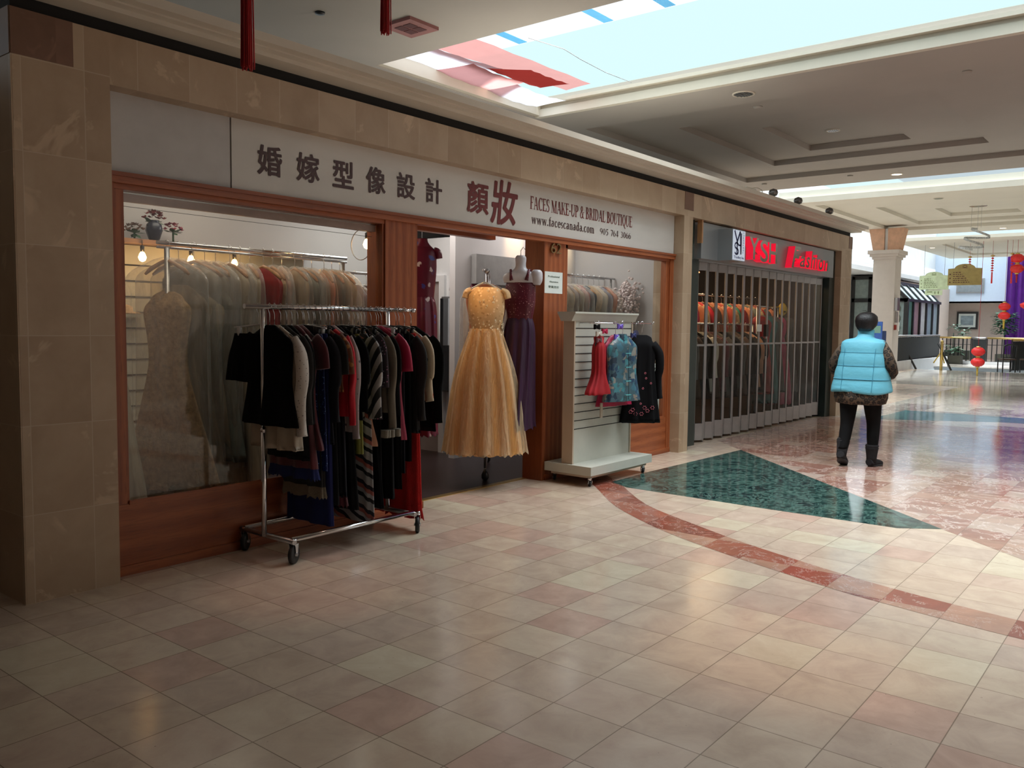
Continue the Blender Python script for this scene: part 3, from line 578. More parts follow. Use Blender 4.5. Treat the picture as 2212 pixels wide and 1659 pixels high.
# side and end walls of the mall, out to the atrium
struct('wall_right', MB().box(-3, 47, -5.4, -5.2, 0, 4.9), 'beigewall'); struct('wall_behind', MB().box(-3.2, -3, -5.4, 6.2, 0, 4.3), 'taupe')
struct('wall_far_left', MB().box(14.9, 47, 10.2, 10.4, 0, 6.3), 'white')
b = MB()
for i in range(5): b.box(16.5, 44, 9.3-.12*i if 0 else 9.1+.16*i, 10.2, 3.45+.16*i, 3.45+.16*(i+1))
struct('trim_10', b, 'white')
struct('wall_atrium', MB().box(46, 46.2, 6.4, 10.2, 2.72, 6.2).box(46.02, 46.2, -5.2, 6.4, 2.72, 6.2), mat('pale_blue_white_wall', (.62, .72, .86), .8, var=.02))
struct('wall_atrium_lower', MB().box(47, 47.2, -5.2, 10.2, -3, 2.72), 'beigewall'); struct('ceiling_atrium_soffit', MB().box(46.0, 47, -5.2, 10.2, 2.72, 2.80), 'ceil2')
struct('floor_atrium', MB().box(33.2, 36.5, 4.2, 10.2, -3.2, -3).box(36.5, 47, 4.2, 10.2, -.02, 0) , 'palemarble')
# roll of cloth banners sagging under the first skylight
def banner(label, m, c, sag, name='cloth_banner', nu=14, nv=6):
    """c = four corners (x, y, z)"""
    c = [Vector(q) for q in c]; rows = []
    for i in range(nu+1):
        u = i/nu; r = []
        for j in range(nv+1):
            v = j/nv; p = (c[0]*(1-u)+c[1]*u)*(1-v)+(c[3]*(1-u)+c[2]*u)*v
            p.z -= sag*4*u*(1-u)+.005*math.sin(u*22+v*3); r.append(p)
        rows.append(r)
    tag(MB().grid(rows, 0, False).build(name, m), label, 'banner', 'cloth banners under the skylight')
def thin(name, col, tr=.6):
    m, t, N, L, B = nodes(name); N.remove(B); a = N.new('ShaderNodeBsdfDiffuse'); b_ = N.new('ShaderNodeBsdfTranslucent'); x = N.new('ShaderNodeMixShader'); x.inputs[0].default_value = tr
    c = mix(N, L, noi(N, L, mapping(N, L), 6), col, tuple(q*.86 for q in col)); L.new(c, a.inputs[0]); L.new(c, b_.inputs[0])
    L.new(a.outputs[0], x.inputs[1]); L.new(b_.outputs[0], x.inputs[2]); L.new(x.outputs[0], N['Material Output'].inputs[0]); return m
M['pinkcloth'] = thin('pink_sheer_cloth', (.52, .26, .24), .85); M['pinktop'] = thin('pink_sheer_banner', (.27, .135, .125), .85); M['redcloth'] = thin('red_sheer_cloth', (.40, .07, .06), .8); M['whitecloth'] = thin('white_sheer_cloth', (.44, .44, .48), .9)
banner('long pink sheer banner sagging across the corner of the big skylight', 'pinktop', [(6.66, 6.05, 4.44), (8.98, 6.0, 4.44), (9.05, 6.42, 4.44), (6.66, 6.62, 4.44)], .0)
banner('white sheer banner nearest the ceiling edge of the skylight corner', 'whitecloth', [(6.36, 6.5, 4.40), (7.75, 6.4, 4.40), (8.0, 6.95, 4.38), (6.36, 6.95, 4.38)], .02)
banner('pale pink banner piece between the two white ones by the back edge of the skylight', 'pinkcloth', [(7.3, 6.45, 4.36), (8.2, 6.42, 4.36), (8.4, 6.93, 4.35), (7.2, 6.93, 4.35)], .03)
banner('white sheer banner piece close to the corner where the coiled cable rises', 'whitecloth', [(8.15, 6.5, 4.33), (9.1, 6.45, 4.33), (9.1, 6.93, 4.32), (8.1, 6.93, 4.32)], .03)
banner('deep red doubled patch in the middle of the sagging pink banner', 'redcloth', [(7.9, 6.1, 4.37), (8.6, 6.05, 4.36), (8.5, 6.42, 4.35), (7.5, 6.45, 4.36)], .01)
for i, (y, lab) in enumerate(((5.75, 'nearest the draped banners'), (4.68, 'in the middle of the three'), (4.0, 'at the picture top'))):
    tag(MB().box(6.6, 7.30, y-.055, y+.055, 4.448, 4.452).build('tape_strip', 'tape'), 'blue tape strip holding the skylight sheet, '+lab, 'tape', 'blue tape strips on the skylight')
tag(MB().tube([(7.2, 5.6, 4.447), (7.7, 5.5, 4.44), (8.1, 5.55, 4.436), (8.7, 5.6, 4.44), (9.2, 5.55, 4.43)], .004, 5).build('skylight_cord', 'steel'), 'thin cord sagging across the cyan skylight sheet beside the banners', 'cord')
# flexible conduit rising over the cornice
tag(MB().tube([(7.25, 4.75, 3.12), (7.25, 4.9, 3.26), (7.4, 5.0, 3.33), (7.7, 4.95, 3.31), (7.9, 4.8, 3.12)], .018, 8).build('flexible_conduit', 'steel'), 'curved metal flexible conduit rising behind the cornice below the skylight', 'cable')
tag(MB().tube([(10.2, 4.44, 3.155), (10.3, 4.42, 3.20), (10.45, 4.42, 3.22), (10.6, 4.43, 3.21), (10.66, 4.44, 3.158)], .005, 6).box(10.05, 10.35, 4.40, 4.5, 3.157, 3.185).build('loose_wire', 'cream'), 'loose white wire loop lying on the cornice ledge', 'wire')
for i, x in enumerate((11.0, 11.9, 13.2)):
    t = thing('ledge_lamp', (x, 4.44, 3.155), ['small globe lamp on the cornice ledge, nearest the wire loop', 'small globe lamp on the cornice ledge, middle of three', 'small globe lamp on the cornice ledge, nearest the far end'][i], 'lamp', 'globe lamps on the cornice')
    MB().lathe([(.03, 0), (.03, .02)], (x, 4.44, 3.155), 12).build('base', 'steel', t); MB().lathe([(.004, .02), (.05, .04), (.062, .075), (.05, .11), (.004, .13)], (x, 4.44, 3.155), 16).build('globe', mat('smoked_globe', (.2, .19, .18), .12, .6), t)
# vents, downlights and sprinklers
t = thing('ceiling_vent', (5.68, 5.8, 4.2), 'square dull red air vent screwed to the ceiling', 'vent')
b = MB().box(5.5, 5.87, 5.62, 5.98, 4.17, 4.2); o = b.build('vent_plate', 'ventred', t); b = MB()
for i in range(2):
    for j in range(2): b.box(5.575+.115*i, 5.675+.115*i, 5.695+.11*j, 5.79+.11*j, 4.166, 4.171)
b.build('vent_grille', 'ventdark', t)
def can(x, y, label, lit=False, r=.10, grp='louvered downlights', h=0):
    t = thing('downlight', (x, y, 4.2), label, 'light', grp)
    b = MB(); n = 24; rows = [[(x+q*math.cos(2*PI*j/n), y+q*math.sin(2*PI*j/n), z) for j in range(n)] for q, z in ((r*.86, 4.19), (r*.88, 4.186), (r, 4.186), (r*1.02, 4.199))]
    b.grid(rows).build('trim_ring', 'cream', t)
    MB().lathe([(r*.86, 4.190), (r*.86, 4.194)], (x, y, 0), 24).build('lens', 'lampon' if lit else 'blackp', t)
    if not lit:
        b = MB()
        for k in range(-3, 4): w_ = math.sqrt(max(0, (r*.84)**2-(k*r*.24)**2)); b.box(x-w_, x+w_, y+k*r*.24-.004, y+k*r*.24+.004, 4.184, 4.190)
        if not lit: b.build('louver', 'chrome', t)
    for c in t.children: c.location.z = 0
    t.location.z += h
can(9.66, 4.3, 'unlit chrome-louvered downlight, largest, near the skylight moulding', r=.13); can(13.28, 4.455, 'unlit chrome-louvered downlight inside the stepped ceiling tray', h=.255); can(16.2, 4.29, 'lit white downlight beside the second skylight slot', True)
can(20.3, 4.5, 'dark downlight beside the tray of the second cream ceiling', h=.085); can(26.3, 4.2, 'lit downlight left of the hanging signs', True); can(31.5, 7.1, 'lit downlight at the edge of the furthest ceiling', True); can(26.3, 2.2, 'lit downlight right of the spiral chandelier', True)
for i, (x, y, r, l) in enumerate(((4.96, 6.2, .045, 'small black ceiling speaker left of the red vent'), (10.32, 4.4, .06, 'shallow smoke detector disc near the largest downlight'), (10.2, 2.04, .05, 'shallow smoke detector disc at the right of the ceiling'), (15.9, 5.0, .05, 'shallow disc between tray and second skylight slot'), (15.9, 6.6, .05, 'shallow disc by the tray corner above the cornice'))):
    tag(MB().lathe([(r, -.004), (r*.9, -.018), (r*.3, -.022)], (x, y, 4.2), 16).build('ceiling_disc', 'blackp' if i == 0 else 'ceil'), l, 'detector')
# hanging lantern tassels by the camera
def tassel(x, y, zb, label):
    t = thing('lantern_tassel', (x, y, zb), label, 'tassel', 'red tassels hanging from the ceiling'); rnd = random.Random(3)
    b = MB()
    for k in range(46):
        a = rnd.random()*6.28; r = .026*math.sqrt(rnd.random()); u, v = math.cos(a)*r, math.sin(a)*r
        b.tube([(x+u*.4, y+v*.4, zb+.62), (x+u*.9, y+v*.9, zb+.5), (x+u+rnd.uniform(-.002, .002), y+v, zb+.2), (x+u*1.1, y+v*1.1, zb+rnd.uniform(0, .015))], .0032, 5)
    b.build('fringe', 'tassel', t); MB().lathe([(.004, .72), (.016, .70), (.02, .66), (.014, .62), (.02, .6)], (x, y, zb), 14).build('knot', 'brass', t); MB().tube([(x, y, zb+.7), (x, y, 4.2)], .003, 5).build('cord', 'tassel', t)
tassel(2.175, 3.2, 2.53, 'long red silk tassel hanging at the upper left, longer of the two'); tassel(3.15, 3.4, 2.975, 'shorter red silk tassel hanging left of the red vent')
# ------------------------------------------------------------------ bridal shop sign
tag(box('sign_board', 'signedge', (2.335, 3.078, 4.722, 4.745, 2.285, 2.735)), 'blank beige sign panel at the left end of the shop front', 'sign')
tag(box('sign_board', 'sign', (8.075, 8.835, 4.724, 4.745, 2.285, 2.735)), 'blank whitish sign panel at the right end of the bridal sign', 'sign')
sg = thing('shop_sign', (5.5, 4.74, 2.285), 'long white bridal boutique sign with dark Chinese and English lettering', 'sign')
box('sign_panel', 'sign', (3.085, 8.07, 4.716, 4.745, 2.285, 2.735), sg)
for i, ch in enumerate('婚嫁型像設計'):
    x = 3.272+.3035*i; text(ch, 'ink', (x, x+(.182 if i < 5 else .178), 2.405, 2.588), 4.7135, sg, 'lettering', .0012, 0, fat=.0042)
text('顏', 'maroon', (5.272, 5.535, 2.385, 2.632), 4.7135, sg, 'lettering', .0012, 0, fat=.0065); text('妝', 'maroon', (5.572, 5.93, 2.325, 2.69), 4.7135, sg, 'lettering', .0012, 0, shear=.12, fat=.008)
serif_text('FACES MAKE-UP & BRIDAL BOUTIQUE', 6.115, 7.885, 2.50, 2.612, 4.7145, 'maroon', sg)
serif_text('www.facescanada.com', 6.14, 7.165, 2.372, 2.455, 4.7145, 'ink', sg); serif_text('905', 7.268, 7.425, 2.375, 2.437, 4.7145, 'ink', sg); serif_text('764', 7.465, 7.62, 2.375, 2.437, 4.7145, 'ink', sg); serif_text('3066', 7.66, 7.87, 2.375, 2.437, 4.7145, 'ink', sg)
t = thing('house_number', (6.5, 4.725, 2.13), 'brass numerals 62 on the oak post', 'number')
text('6', 'gold', (6.435, 6.508, 2.13, 2.222), 4.712, t, 'numeral', .008, -.012); text('2', 'gold', (6.522, 6.597, 2.13, 2.222), 4.712, t, 'numeral', .008, -.012)
def notice(x0, x1, z0, z1, y, label):
    t = thing('paper_notice', (x0, y, z0), label, 'notice'); w_ = x1-x0; h = z1-z0
    box('sheet', 'paper', (x0, x1, y-.002, y, z0, z1), t)
    text('Professional', 'paperink', (x0+w_*.18, x0+w_*.82, z0+h*.74, z0+h*.83), y-.003, t, 'printed_text', .0004, .005); text('Alteration', 'paperink', (x0+w_*.25, x0+w_*.75, z0+h*.5, z0+h*.58), y-.003, t, 'printed_text', .0004, .005)
    text('專業改衫', 'paperink', (x0+w_*.2, x0+w_*.8, z0+h*.24, z0+h*.36), y-.003, t, 'printed_text', .0004, .008)
notice(6.362, 6.645, 1.757, 1.957, 4.724, 'white Professional Alteration notice taped to the oak post'); notice(8.50, 8.688, .76, 1.04, 4.765, 'Professional Alteration notice behind the right window glass, above the poster')
t = thing('poster', (8.5, 4.80, .43), 'white and blue poster low behind the right window', 'poster'); box('sheet', 'paper', (8.44, 8.688, 4.785, 4.788, .45, .765), t)
MB().prism([(8.56, .75), (8.60, .75), (8.60, .6), (8.66, .56), (8.65, .53), (8.57, .58)], 4.782, 4.785, ax='y').build('printed_stripe', mat('poster_blue', (.05, .25, .5), .6), t)
# ------------------------------------------------------------------ chrome garment rack in front of the window
M.update(velvet=mat('black_velvet', (.0035, .0035, .004), .95, spec=.15, bmp=.3, bs=20), crepe=mat('black_crepe', (.006, .006, .0065), .9, spec=.2, var=.3, bmp=.3, bs=15), navy=mat('navy_wool', (.005, .006, .012), .85), charcoal=mat('charcoal_knit', (.016, .015, .015), .9, bmp=.3, bs=80),
 satin=mat('ivory_satin', (.40, .34, .26), .35, bmp=.2, bs=6), burg=mat('burgundy_velvet', (.10, .012, .022), .55, var=.35, scale=12, st=(3, 3, .4), sheen=.3), olive=mat('khaki_cotton', (.19, .165, .125), .85, bmp=.2, bs=30), pink=mat('rose_pink_crepe', (.46, .07, .13), .7), magenta=mat('magenta_satin', (.42, .01, .06), .5),
 redk=mat('red_crochet', (.60, .012, .012), .8, bmp=.6, bs=120), redp=mat('bright_red_satin', (.6, .01, .03), .5), lime=mat('yellow_green_silk', (.20, .21, .04), .6), tan=mat('peach_cotton', (.55, .30, .19), .8), blue=mat('royal_blue_tulle', (.004, .011, .10), .8), fur=mat('grey_beige_fur', (.22, .19, .14), .95, bmp=1, bs=90),
 offw=mat('off_white_cotton', (.5, .46, .4), .8))
M['lace'] = spots('white_lace', (.50, .46, .42), [(.2, .17, .15), (.28, .25, .22), (.5, .46, .42)], 60, .2, .3, base2=(.58, .55, .5)); M['sequin'] = spots('blue_sequins', (.006, .02, .12), [(.25, .45, .85), (.03, .08, .35), (.01, .03, .16), (.005, .01, .08)], 85, .3, .34, rough=.3)
M['dots'] = spots('grey_dotted_chiffon', (.42, .37, .37), [(.06, .05, .07)], 22, .15, .2, base2=(.34, .29, .30)); M['floral'] = spots('cream_floral_silk', (.66, .58, .42), [(.45, .04, .02), (.05, .04, .03), (.65, .12, .05), (.2, .17, .06), (.66, .58, .42)], 13, .3, .36, wob=.9, base2=(.6, .5, .36))
M['pattern'] = spots('orange_brown_print', (.16, .05, .02), [(.45, .18, .05), (.03, .01, .01), (.4, .05, .02)], 26, .35, .4); M['diag'] = stripes('black_white_stripes', [(.012, .012, .012), (.42, .41, .4)], 4.2, (math.radians(58), 0, 0), .3)
M['multi'] = stripes('pink_black_grey_stripes', [(.40, .42, .44), (.012, .014, .02), (.42, .43, .46), (.42, .14, .12), (.02, .02, .03), (.4, .4, .42)], 2.1, (math.radians(-24), 0, 0), .4); M['beadp'] = spots('beaded_purple', (.02, .012, .02), [(.5, .2, .35), (.4, .35, .4)], 55, .2, .24)
rk = thing('garment_rack', (3.65, 4.45, 0), 'chrome rolling garment rack loaded with dark clothes outside the window', 'garment rack')
for n_, x in (('upright', 3.112), ('upright', 4.15)): MB().tube([(x, 4.45, .135), (x, 4.45, .80)], .0165, 12).tube([(x, 4.45, .80), (x, 4.45, 1.545)], .0135, 12).tube([(x, 4.45, .79), (x, 4.45, .81)], .019, 12).build(n_, 'chrome', rk)
MB().tube([(2.985, 4.45, 1.556), (4.29, 4.45, 1.556)], .0155, 14).tube([(4.29, 4.45, 1.556), (4.395, 4.45, 1.556)], .011, 12).tube([(4.39, 4.45, 1.556), (4.41, 4.45, 1.556)], .016, 12).build('top_bar', 'chrome', rk)
for y in (4.2, 4.69): MB().tube([(3.13, y, .148), (4.15, y, .148)], .0155, 12).build('base_bar', 'chrome', rk)
for x in (3.13, 4.15): MB().tube([(x, 4.17, .137), (x, 4.72, .137)], .016, 10).build('cross_bar', 'steel', rk)
def caster(x, y, r=.058, par=rk, ang=.5, wd=.014, plate='chrome'):
    c, s = math.cos(ang), math.sin(ang); b = MB(); n = 24
    prof = [(r*.35, -wd), (r*.85, -wd*1.05), (r, -wd*.7), (r, wd*.7), (r*.85, wd*1.05), (r*.35, wd)]
    b.grid([[(x+q*math.cos(2*PI*j/n)*c-u*s, y+q*math.cos(2*PI*j/n)*s+u*c, r+q*math.sin(2*PI*j/n)) for j in range(n)] for q, u in prof], 0, True, (True, True))
    w_ = b.build('caster_wheel', 'wheel', par)
    b = MB()
    for sgn in (-1, 1):
        u = sgn*(wd+.005); P = lambda a, z, du=0: (x+a*c-(u+du)*s, y+a*s+(u+du)*c, z)
        poly = [(-.022, r*2.12), (.022, r*2.12), (.010, r*.85), (-.008, r*.85)]
        b.grid([[P(a, z) for a, z in poly], [P(a, z, sgn*.003) for a, z in poly]], 0, True, (True, True), False)
    b.tube([(x, y, r*2.1), (x, y, r*2.1+.03)], .02, 10); f = b.build('caster_fork', plate, par)
    MB().tube([(x+(wd+.010)*s, y-(wd+.010)*c, r), (x-(wd+.010)*s, y+(wd+.010)*c, r)], r*.2, 12).build('axle_bolt', 'steel', None).parent = w_
for x, y, a in ((3.145, 4.2, .45), (3.135, 4.685, .6), (4.19, 4.19, .75), (4.17, 4.68, .3)): caster(x, y, ang=a)
# clothes on the rack, from the near end to the far end
ZR = 1.556
G1 = 'clothes on the chrome rack'
g = garment('black flared shorts on a clear clip hanger, pale price tag, nearest on the rack', 'shorts', 3.12, 4.50, ZR+.0, 'velvet', 1.10, .185, .215, 'skirt', ang=math.radians(116), thick=.03, seed=1, group=G1, hm='clearp', name='hanging_shorts', amp=.01)
MB().box(3.152, 3.155, 4.345, 4.392, 1.27, 1.345).build('price_tag', mat('pale_tag', (.55, .42, .36), .8), g)
garment('long black velvet blouse with sequinned hem behind the first shorts', 'blouse', 3.15, 4.43, ZR, 'velvet', .83, .235, .27, 'top', seed=2, group=G1, slv=(.25, .07, (1, 1)))
garment('ivory satin blouse with white lace sleeve, its pale hem below the black blouse', 'blouse', 3.185, 4.43, ZR, 'satin', .69, .24, .235, 'top', slv=(.56, .042, (-1,)), slvm='lace', seed=3, group=G1, amp=.012)
rackrest = [
 ('dark grey cardigan beside the lace-sleeved blouse', 'cardigan', 3.245, 'charcoal', .77, .23, .23, 'top', (.5, .045, (-1, 1)), None, None),
 ('slim black coat between the grey cardigan and the burgundy dress', 'coat', 3.29, 'crepe', .62, .22, .22, 'top', (.5, .045, (-1, 1)), None, None),
 ('royal blue tulle gown with the lowest blue skirt at the near end', 'gown', 3.33, 'burg', .55, .2, .22, 'dress', None, None, 'blue'),
 ('burgundy velvet dress with a turned satin hem', 'dress', 3.375, 'burg', .665, .22, .25, 'dress', (.16, .06, (-1, 1)), None, None),
 ('royal blue sequin skirt showing under the burgundy dress', 'skirt', 3.425, 'sequin', .53, .2, .235, 'skirt', None, None, None),
 ('black coat with beaded shoulder behind the blue sequin skirt', 'coat', 3.46, 'navy', .70, .23, .24, 'top', (.5, .05, (-1, 1)), None, None),
 ('long olive grey skirt with fur-trimmed hem hanging lowest', 'skirt', 3.415, 'charcoal', .42, .17, .2, 'skirt', None, None, 'fur'),
 ('midnight blue ruffled long skirt reaching the rack base', 'skirt', 3.46, 'blue', .17, .2, .24, 'skirt', None, None, None),
 ('black dress with pale grey knit shoulder', 'dress', 3.51, 'crepe', .50, .235, .22, 'dress', (.2, .07, (-1, 1)), 'charcoal', None),
 ('orange and brown printed top', 'top', 3.555, 'pattern', 1.02, .235, .22, 'top', (.2, .05, (-1, 1)), None, None),
 ('bright red satin top with a long narrow sleeve', 'top', 3.60, 'redp', .86, .235, .22, 'top', (.53, .03, (-1,)), None, None),
 ('grey dotted chiffon blouse with a long gathered sleeve', 'blouse', 3.63, 'dots', .76, .24, .23, 'top', (.62, .035, (-1,)), None, None),
 ('navy long dress with a dark red underskirt', 'dress', 3.60, 'navy', .34, .2, .2, 'dress', None, None, 'burg'),
 ('black jacket with a wide hem in front of the striped one', 'jacket', 3.70, 'velvet', .83, .235, .25, 'top', (.45, .06, (-1, 1)), None, None),
 ('yellow-green silk skirt half hidden below the black jacket', 'skirt', 3.735, 'lime', .60, .19, .21, 'skirt', None, None, None),
 ('black and white diagonally striped blouse', 'blouse', 3.79, 'diag', .83, .24, .25, 'top', (.5, .05, (-1, 1)), None, None),
 ('long skirt in pink, black and pale grey stripes', 'skirt', 3.80, 'multi', .13, .19, .25, 'skirt', None, None, None),
 ('peach cotton dress with only its narrow hem visible', 'dress', 3.84, 'tan', .64, .18, .215, 'dress', None, None, None),
 ('dark beaded purple top beside the khaki shirt', 'top', 3.88, 'beadp', .82, .22, .23, 'top', (.3, .05, (-1, 1)), None, None),
 ('long black trousers behind the khaki shirt', 'trousers', 3.90, 'crepe', .22, .18, .2, 'skirt', None, None, None),
 ('khaki shirt with a rolled pale cuff', 'shirt', 3.935, 'olive', .86, .235, .235, 'top', (.58, .04, (-1,)), None, None),
 ('black evening coat with a long hem right of the khaki shirt', 'coat', 3.99, 'crepe', .30, .24, .24, 'top', (.5, .05, (-1, 1)), None, None),
 ('magenta cap-sleeved satin top', 'top', 4.04, 'magenta', 1.12, .235, .22, 'top', (.2, .06, (-1, 1)), None, None),
 ('rose pink crepe dress', 'dress', 4.085, 'pink', .66, .235, .235, 'dress', None, None, None),
 ('long black evening dress in the rack middle, left of the pink-striped skirt', 'dress', 3.66, 'crepe', .26, .2, .23, 'dress', None, None, None),
 ('long black pleated skirt between burgundy dress and printed top', 'skirt', 3.50, 'crepe', .30, .2, .24, 'skirt', None, None, None),
 ('long black satin dress right of the peach dress', 'dress', 3.87, 'velvet', .24, .2, .24, 'dress', None, None, None),
 ('long black wool skirt behind the rose pink dress', 'skirt', 4.06, 'crepe', .32, .2, .23, 'skirt', None, None, None),
 ('black knee-length skirt left of the red crochet skirt', 'skirt', 4.13, 'navy', .42, .19, .2, 'skirt', None, None, None),
 ('black trousers on a grey clip hanger at the far end', 'trousers', 4.165, 'velvet', .50, .21, .22, 'skirt', None, None, None),
 ('black ribbed cardigan in front of the floral blouse', 'cardigan', 4.225, 'charcoal', .70, .235, .235, 'top', (.55, .045, (-1, 1)), None, None),
 ('red crochet skirt with a scalloped hem, the brightest on the rack', 'skirt', 4.255, 'redk', .15, .19, .24, 'skirt', None, None, 'redk'),
 ('cream silk blouse with red and brown flowers', 'blouse', 4.31, 'floral', .92, .24, .24, 'top', (.42, .048, (-1, 1)), None, None),
 ('black puff-sleeved blouse, furthest on the rack', 'blouse', 4.375, 'velvet', .70, .24, .25, 'top', (.58, .06, (-1, 1)), None, None),
]
for i, (lab, cat, x, m, zh, w_, hm_, kind, sl, slm, hemm) in enumerate(rackrest):
    r = garment(lab, cat, x, 4.45, ZR, m, zh, w_, hm_, kind, thick=.02, slv=sl, slvm=slm, seed=10+i, group=G1, hemm=hemm, hm='clearp' if i % 5 == 2 else 'blackp', ang=PI/2+random.Random(i).uniform(-.06, .06), name='hanging_'+{'top': 'tunic'}.get(cat, cat), amp=.006)
    if 'khaki' in lab: b = MB(); sleeve(b, [(-.262, .752, 0), (-.262, .70, 0)], [(.030, .022), (.031, .023)], PI/2, (x, 4.45, 0)); b.build('rolled_cuff', mat('pale_cuff', (.22, .20, .16), .8), r)
# ------------------------------------------------------------------ gowns in plastic covers inside the left window
M.update(ivory=mat('ivory_tulle', (.40, .31, .20), .7, var=.25, scale=5, st=(5, 5, .5), bmp=.4, bs=14, bst=(3, 3, .4)), whiteg=mat('white_satin_gown', (.48, .41, .31), .5, var=.15, scale=5, st=(5, 5, .5), bmp=.3, bs=14, bst=(3, 3, .4)),
 champ=mat('champagne_lace', (.50, .34, .19), .7, var=.3, scale=30, bmp=.6, bs=60), sage=mat('grey_sage_gown', (.14, .16, .14), .6, var=.25, scale=4, st=(4, 4, .5)), peach=mat('peach_gown', (.55, .2, .1), .6, var=.2), redg=mat('dark_red_gown', (.28, .012, .014), .5, var=.3), plum=mat('plum_gown', (.10, .03, .06), .5, var=.3), slate=mat('slate_gown', (.06, .07, .09), .7), skirtbeige=mat('beige_long_dress', (.32, .24, .18), .7, var=.3))
RY, RZ = 5.45, 1.985
t = thing('gown_rack', (3.8, RY, 0), 'double-bar chrome gown rack behind the left window glass', 'garment rack')
MB().tube([(2.99, RY, RZ), (4.62, RY, RZ)], .013, 12).tube([(2.99, RY, RZ-.03), (4.62, RY, RZ-.03)], .010, 10).build('top_bar', 'chrome', t)
for x in (3.06, 4.585): MB().tube([(x, RY, .1), (x, RY, RZ-.03)], .018, 12).build('upright', 'steel', t)
MB().tube([(3.06, RY, .12), (4.585, RY, .12)], .014, 8).build('base_bar', 'steel', t)
for x in (3.06, 4.585):
    MB().tube([(x, RY-.25, .1), (x, RY+.25, .1)], .014, 8).build('foot', 'steel', t)
    for y in (RY-.24, RY+.24): MB().lathe([(.02, 0.005), (.03, .03), (.03, .05), (.012, .09)], (x, y, 0), 12).build('caster', 'blackp', t)
gw = [('champ', .34, .36), ('ivory', .26, .30), ('whiteg', .30, .36), ('ivory', .32, .34), ('sage', .5, .3), ('whiteg', .28, .38), ('ivory', .3, .34), ('whiteg', .4, .3), ('redg', .75, .24), ('champ', .6, .26), ('peach', .9, .24), ('ivory', .6, .28), ('sage', .6, .26), ('slate', .7, .26), ('peach', .9, .22), ('sage', .6, .26), ('ivory', .5, .26)]
cn = {'ivory': 'ivory tulle', 'champ': 'champagne lace', 'whiteg': 'white satin', 'sage': 'grey-green', 'redg': 'dark red', 'peach': 'peach', 'slate': 'slate grey'}
for i, (m, zh, hm_) in enumerate(gw):
    x = 3.06+.094*i
    if i == 0: ang0 = VA+.15
    garment('%s gown on a wooden hanger, %s from the left on the window rail' % (cn[m], ORD[i]), 'gown', x, RY+.02*math.sin(i*2.1), RZ, m, zh, .17+.02*(i % 3), hm_*(.95 if i < 4 else 1), 'dress', ang=(PI/2+.22*math.sin(i*1.7)-.1) if i > 3 else VA+PI-.05+.16*i, thick=.035 if i > 4 else .05, seed=50+i, group='gowns on the window rail', cover=(zh-.06, .25 if i > 5 else .28, .05 if i > 3 else .10) if m not in ('redg',) else None, wood=True, folds=8, amp=.012, name='hanging_gown', zneck=RZ-(.33 if i in (0, 2) else .28 if i in (1, 4, 6) else .13))
t = thing('wedding_gown', (2.62, 5.3, .01), 'white wedding gown train standing in the lower left corner of the window', 'gown')
b = MB(); cloth(b, [(1.15, .03, .03, 0), (1.0, .06, .05, .004), (.7, .11, .08, .01), (.36, .17, .13, .02), (.01, .22, .16, .02)], (2.62, 5.25, 0), .9, seed=3); b.build('skirt', 'whiteg', t)
# wires and pendant behind the glass
for z, l in ((2.16, 'upper'), (2.125, 'lower')): tag(MB().tube([(2.32, 4.9, z), (4.62, 4.9, z-.015)], .0016, 5).build('curtain_wire', 'blackp'), l+' thin curtain wire stretched across the left window top', 'wire')
def bulb(x, y, z, label, e=.6, cord=.35):
    t = thing('pendant_bulb', (x, y, z), label, 'lamp', 'bare warm bulbs in the shop'); MB().lathe([(.004, -.035), (.022, -.025), (.032, 0), (.022, .03), (.012, .045)], (x, y, z), 14).build('bulb', 'bulb', t)
    MB().lathe([(.015, .045), (.017, .09), (.004, .1)], (x, y, z), 12).build('socket', 'blackp', t); MB().tube([(x, y, z+.1), (x, y, z+cord)], .003, 5).build('cord', 'blackp', t); light('bulb_light', 'POINT', (x, y-.06, z-.01), e, (1, .55, .22), .03)
bulb(3.55, 6.7, 1.97, 'warm bulb left of the gown rack, under the flower shelf', 1.2, .14); bulb(3.98, 6.7, 1.97, 'warm bulb just behind the rack end post', 1.2, .14); bulb(4.40, 6.7, 1.965, 'warm bulb between the hangers in the middle of the rack', 1.8, .14)
bulb(4.62, 5.2, 2.085, 'warm bulb with a wire ring at the right window edge', .8, .2)
b = MB(); b.tube([(4.56, 5.2+.0+.12*math.cos(a*PI/12), 2.08+.12*math.sin(a*PI/12)) for a in range(25)], .004, 6, caps=False); tag(b.build('wire_ring', 'steel'), 'round wire lamp hoop at the right edge of the left window', 'lamp hoop')
b = MB().box(3.2, 5.3, 6.90, 6.99, .2, 2.08)
s_ = MB()
for k in range(13): s_.box(3.2, 5.3, 6.894, 6.9, .35+.13*k, .362+.13*k)
t = thing('slatwall_panel', (4.2, 6.95, .2), 'cream slatwall panel behind the gown rack', 'display panel'); b.build('panel', 'slat', t); s_.build('slot', 'black', t)
tag(box('wall_shelf', mat('brown_shelf', (.28, .16, .10), .6), (3.1, 5.4, 6.72, 6.99, 2.085, 2.12)), 'brown flower shelf above the slatwall', 'shelf')
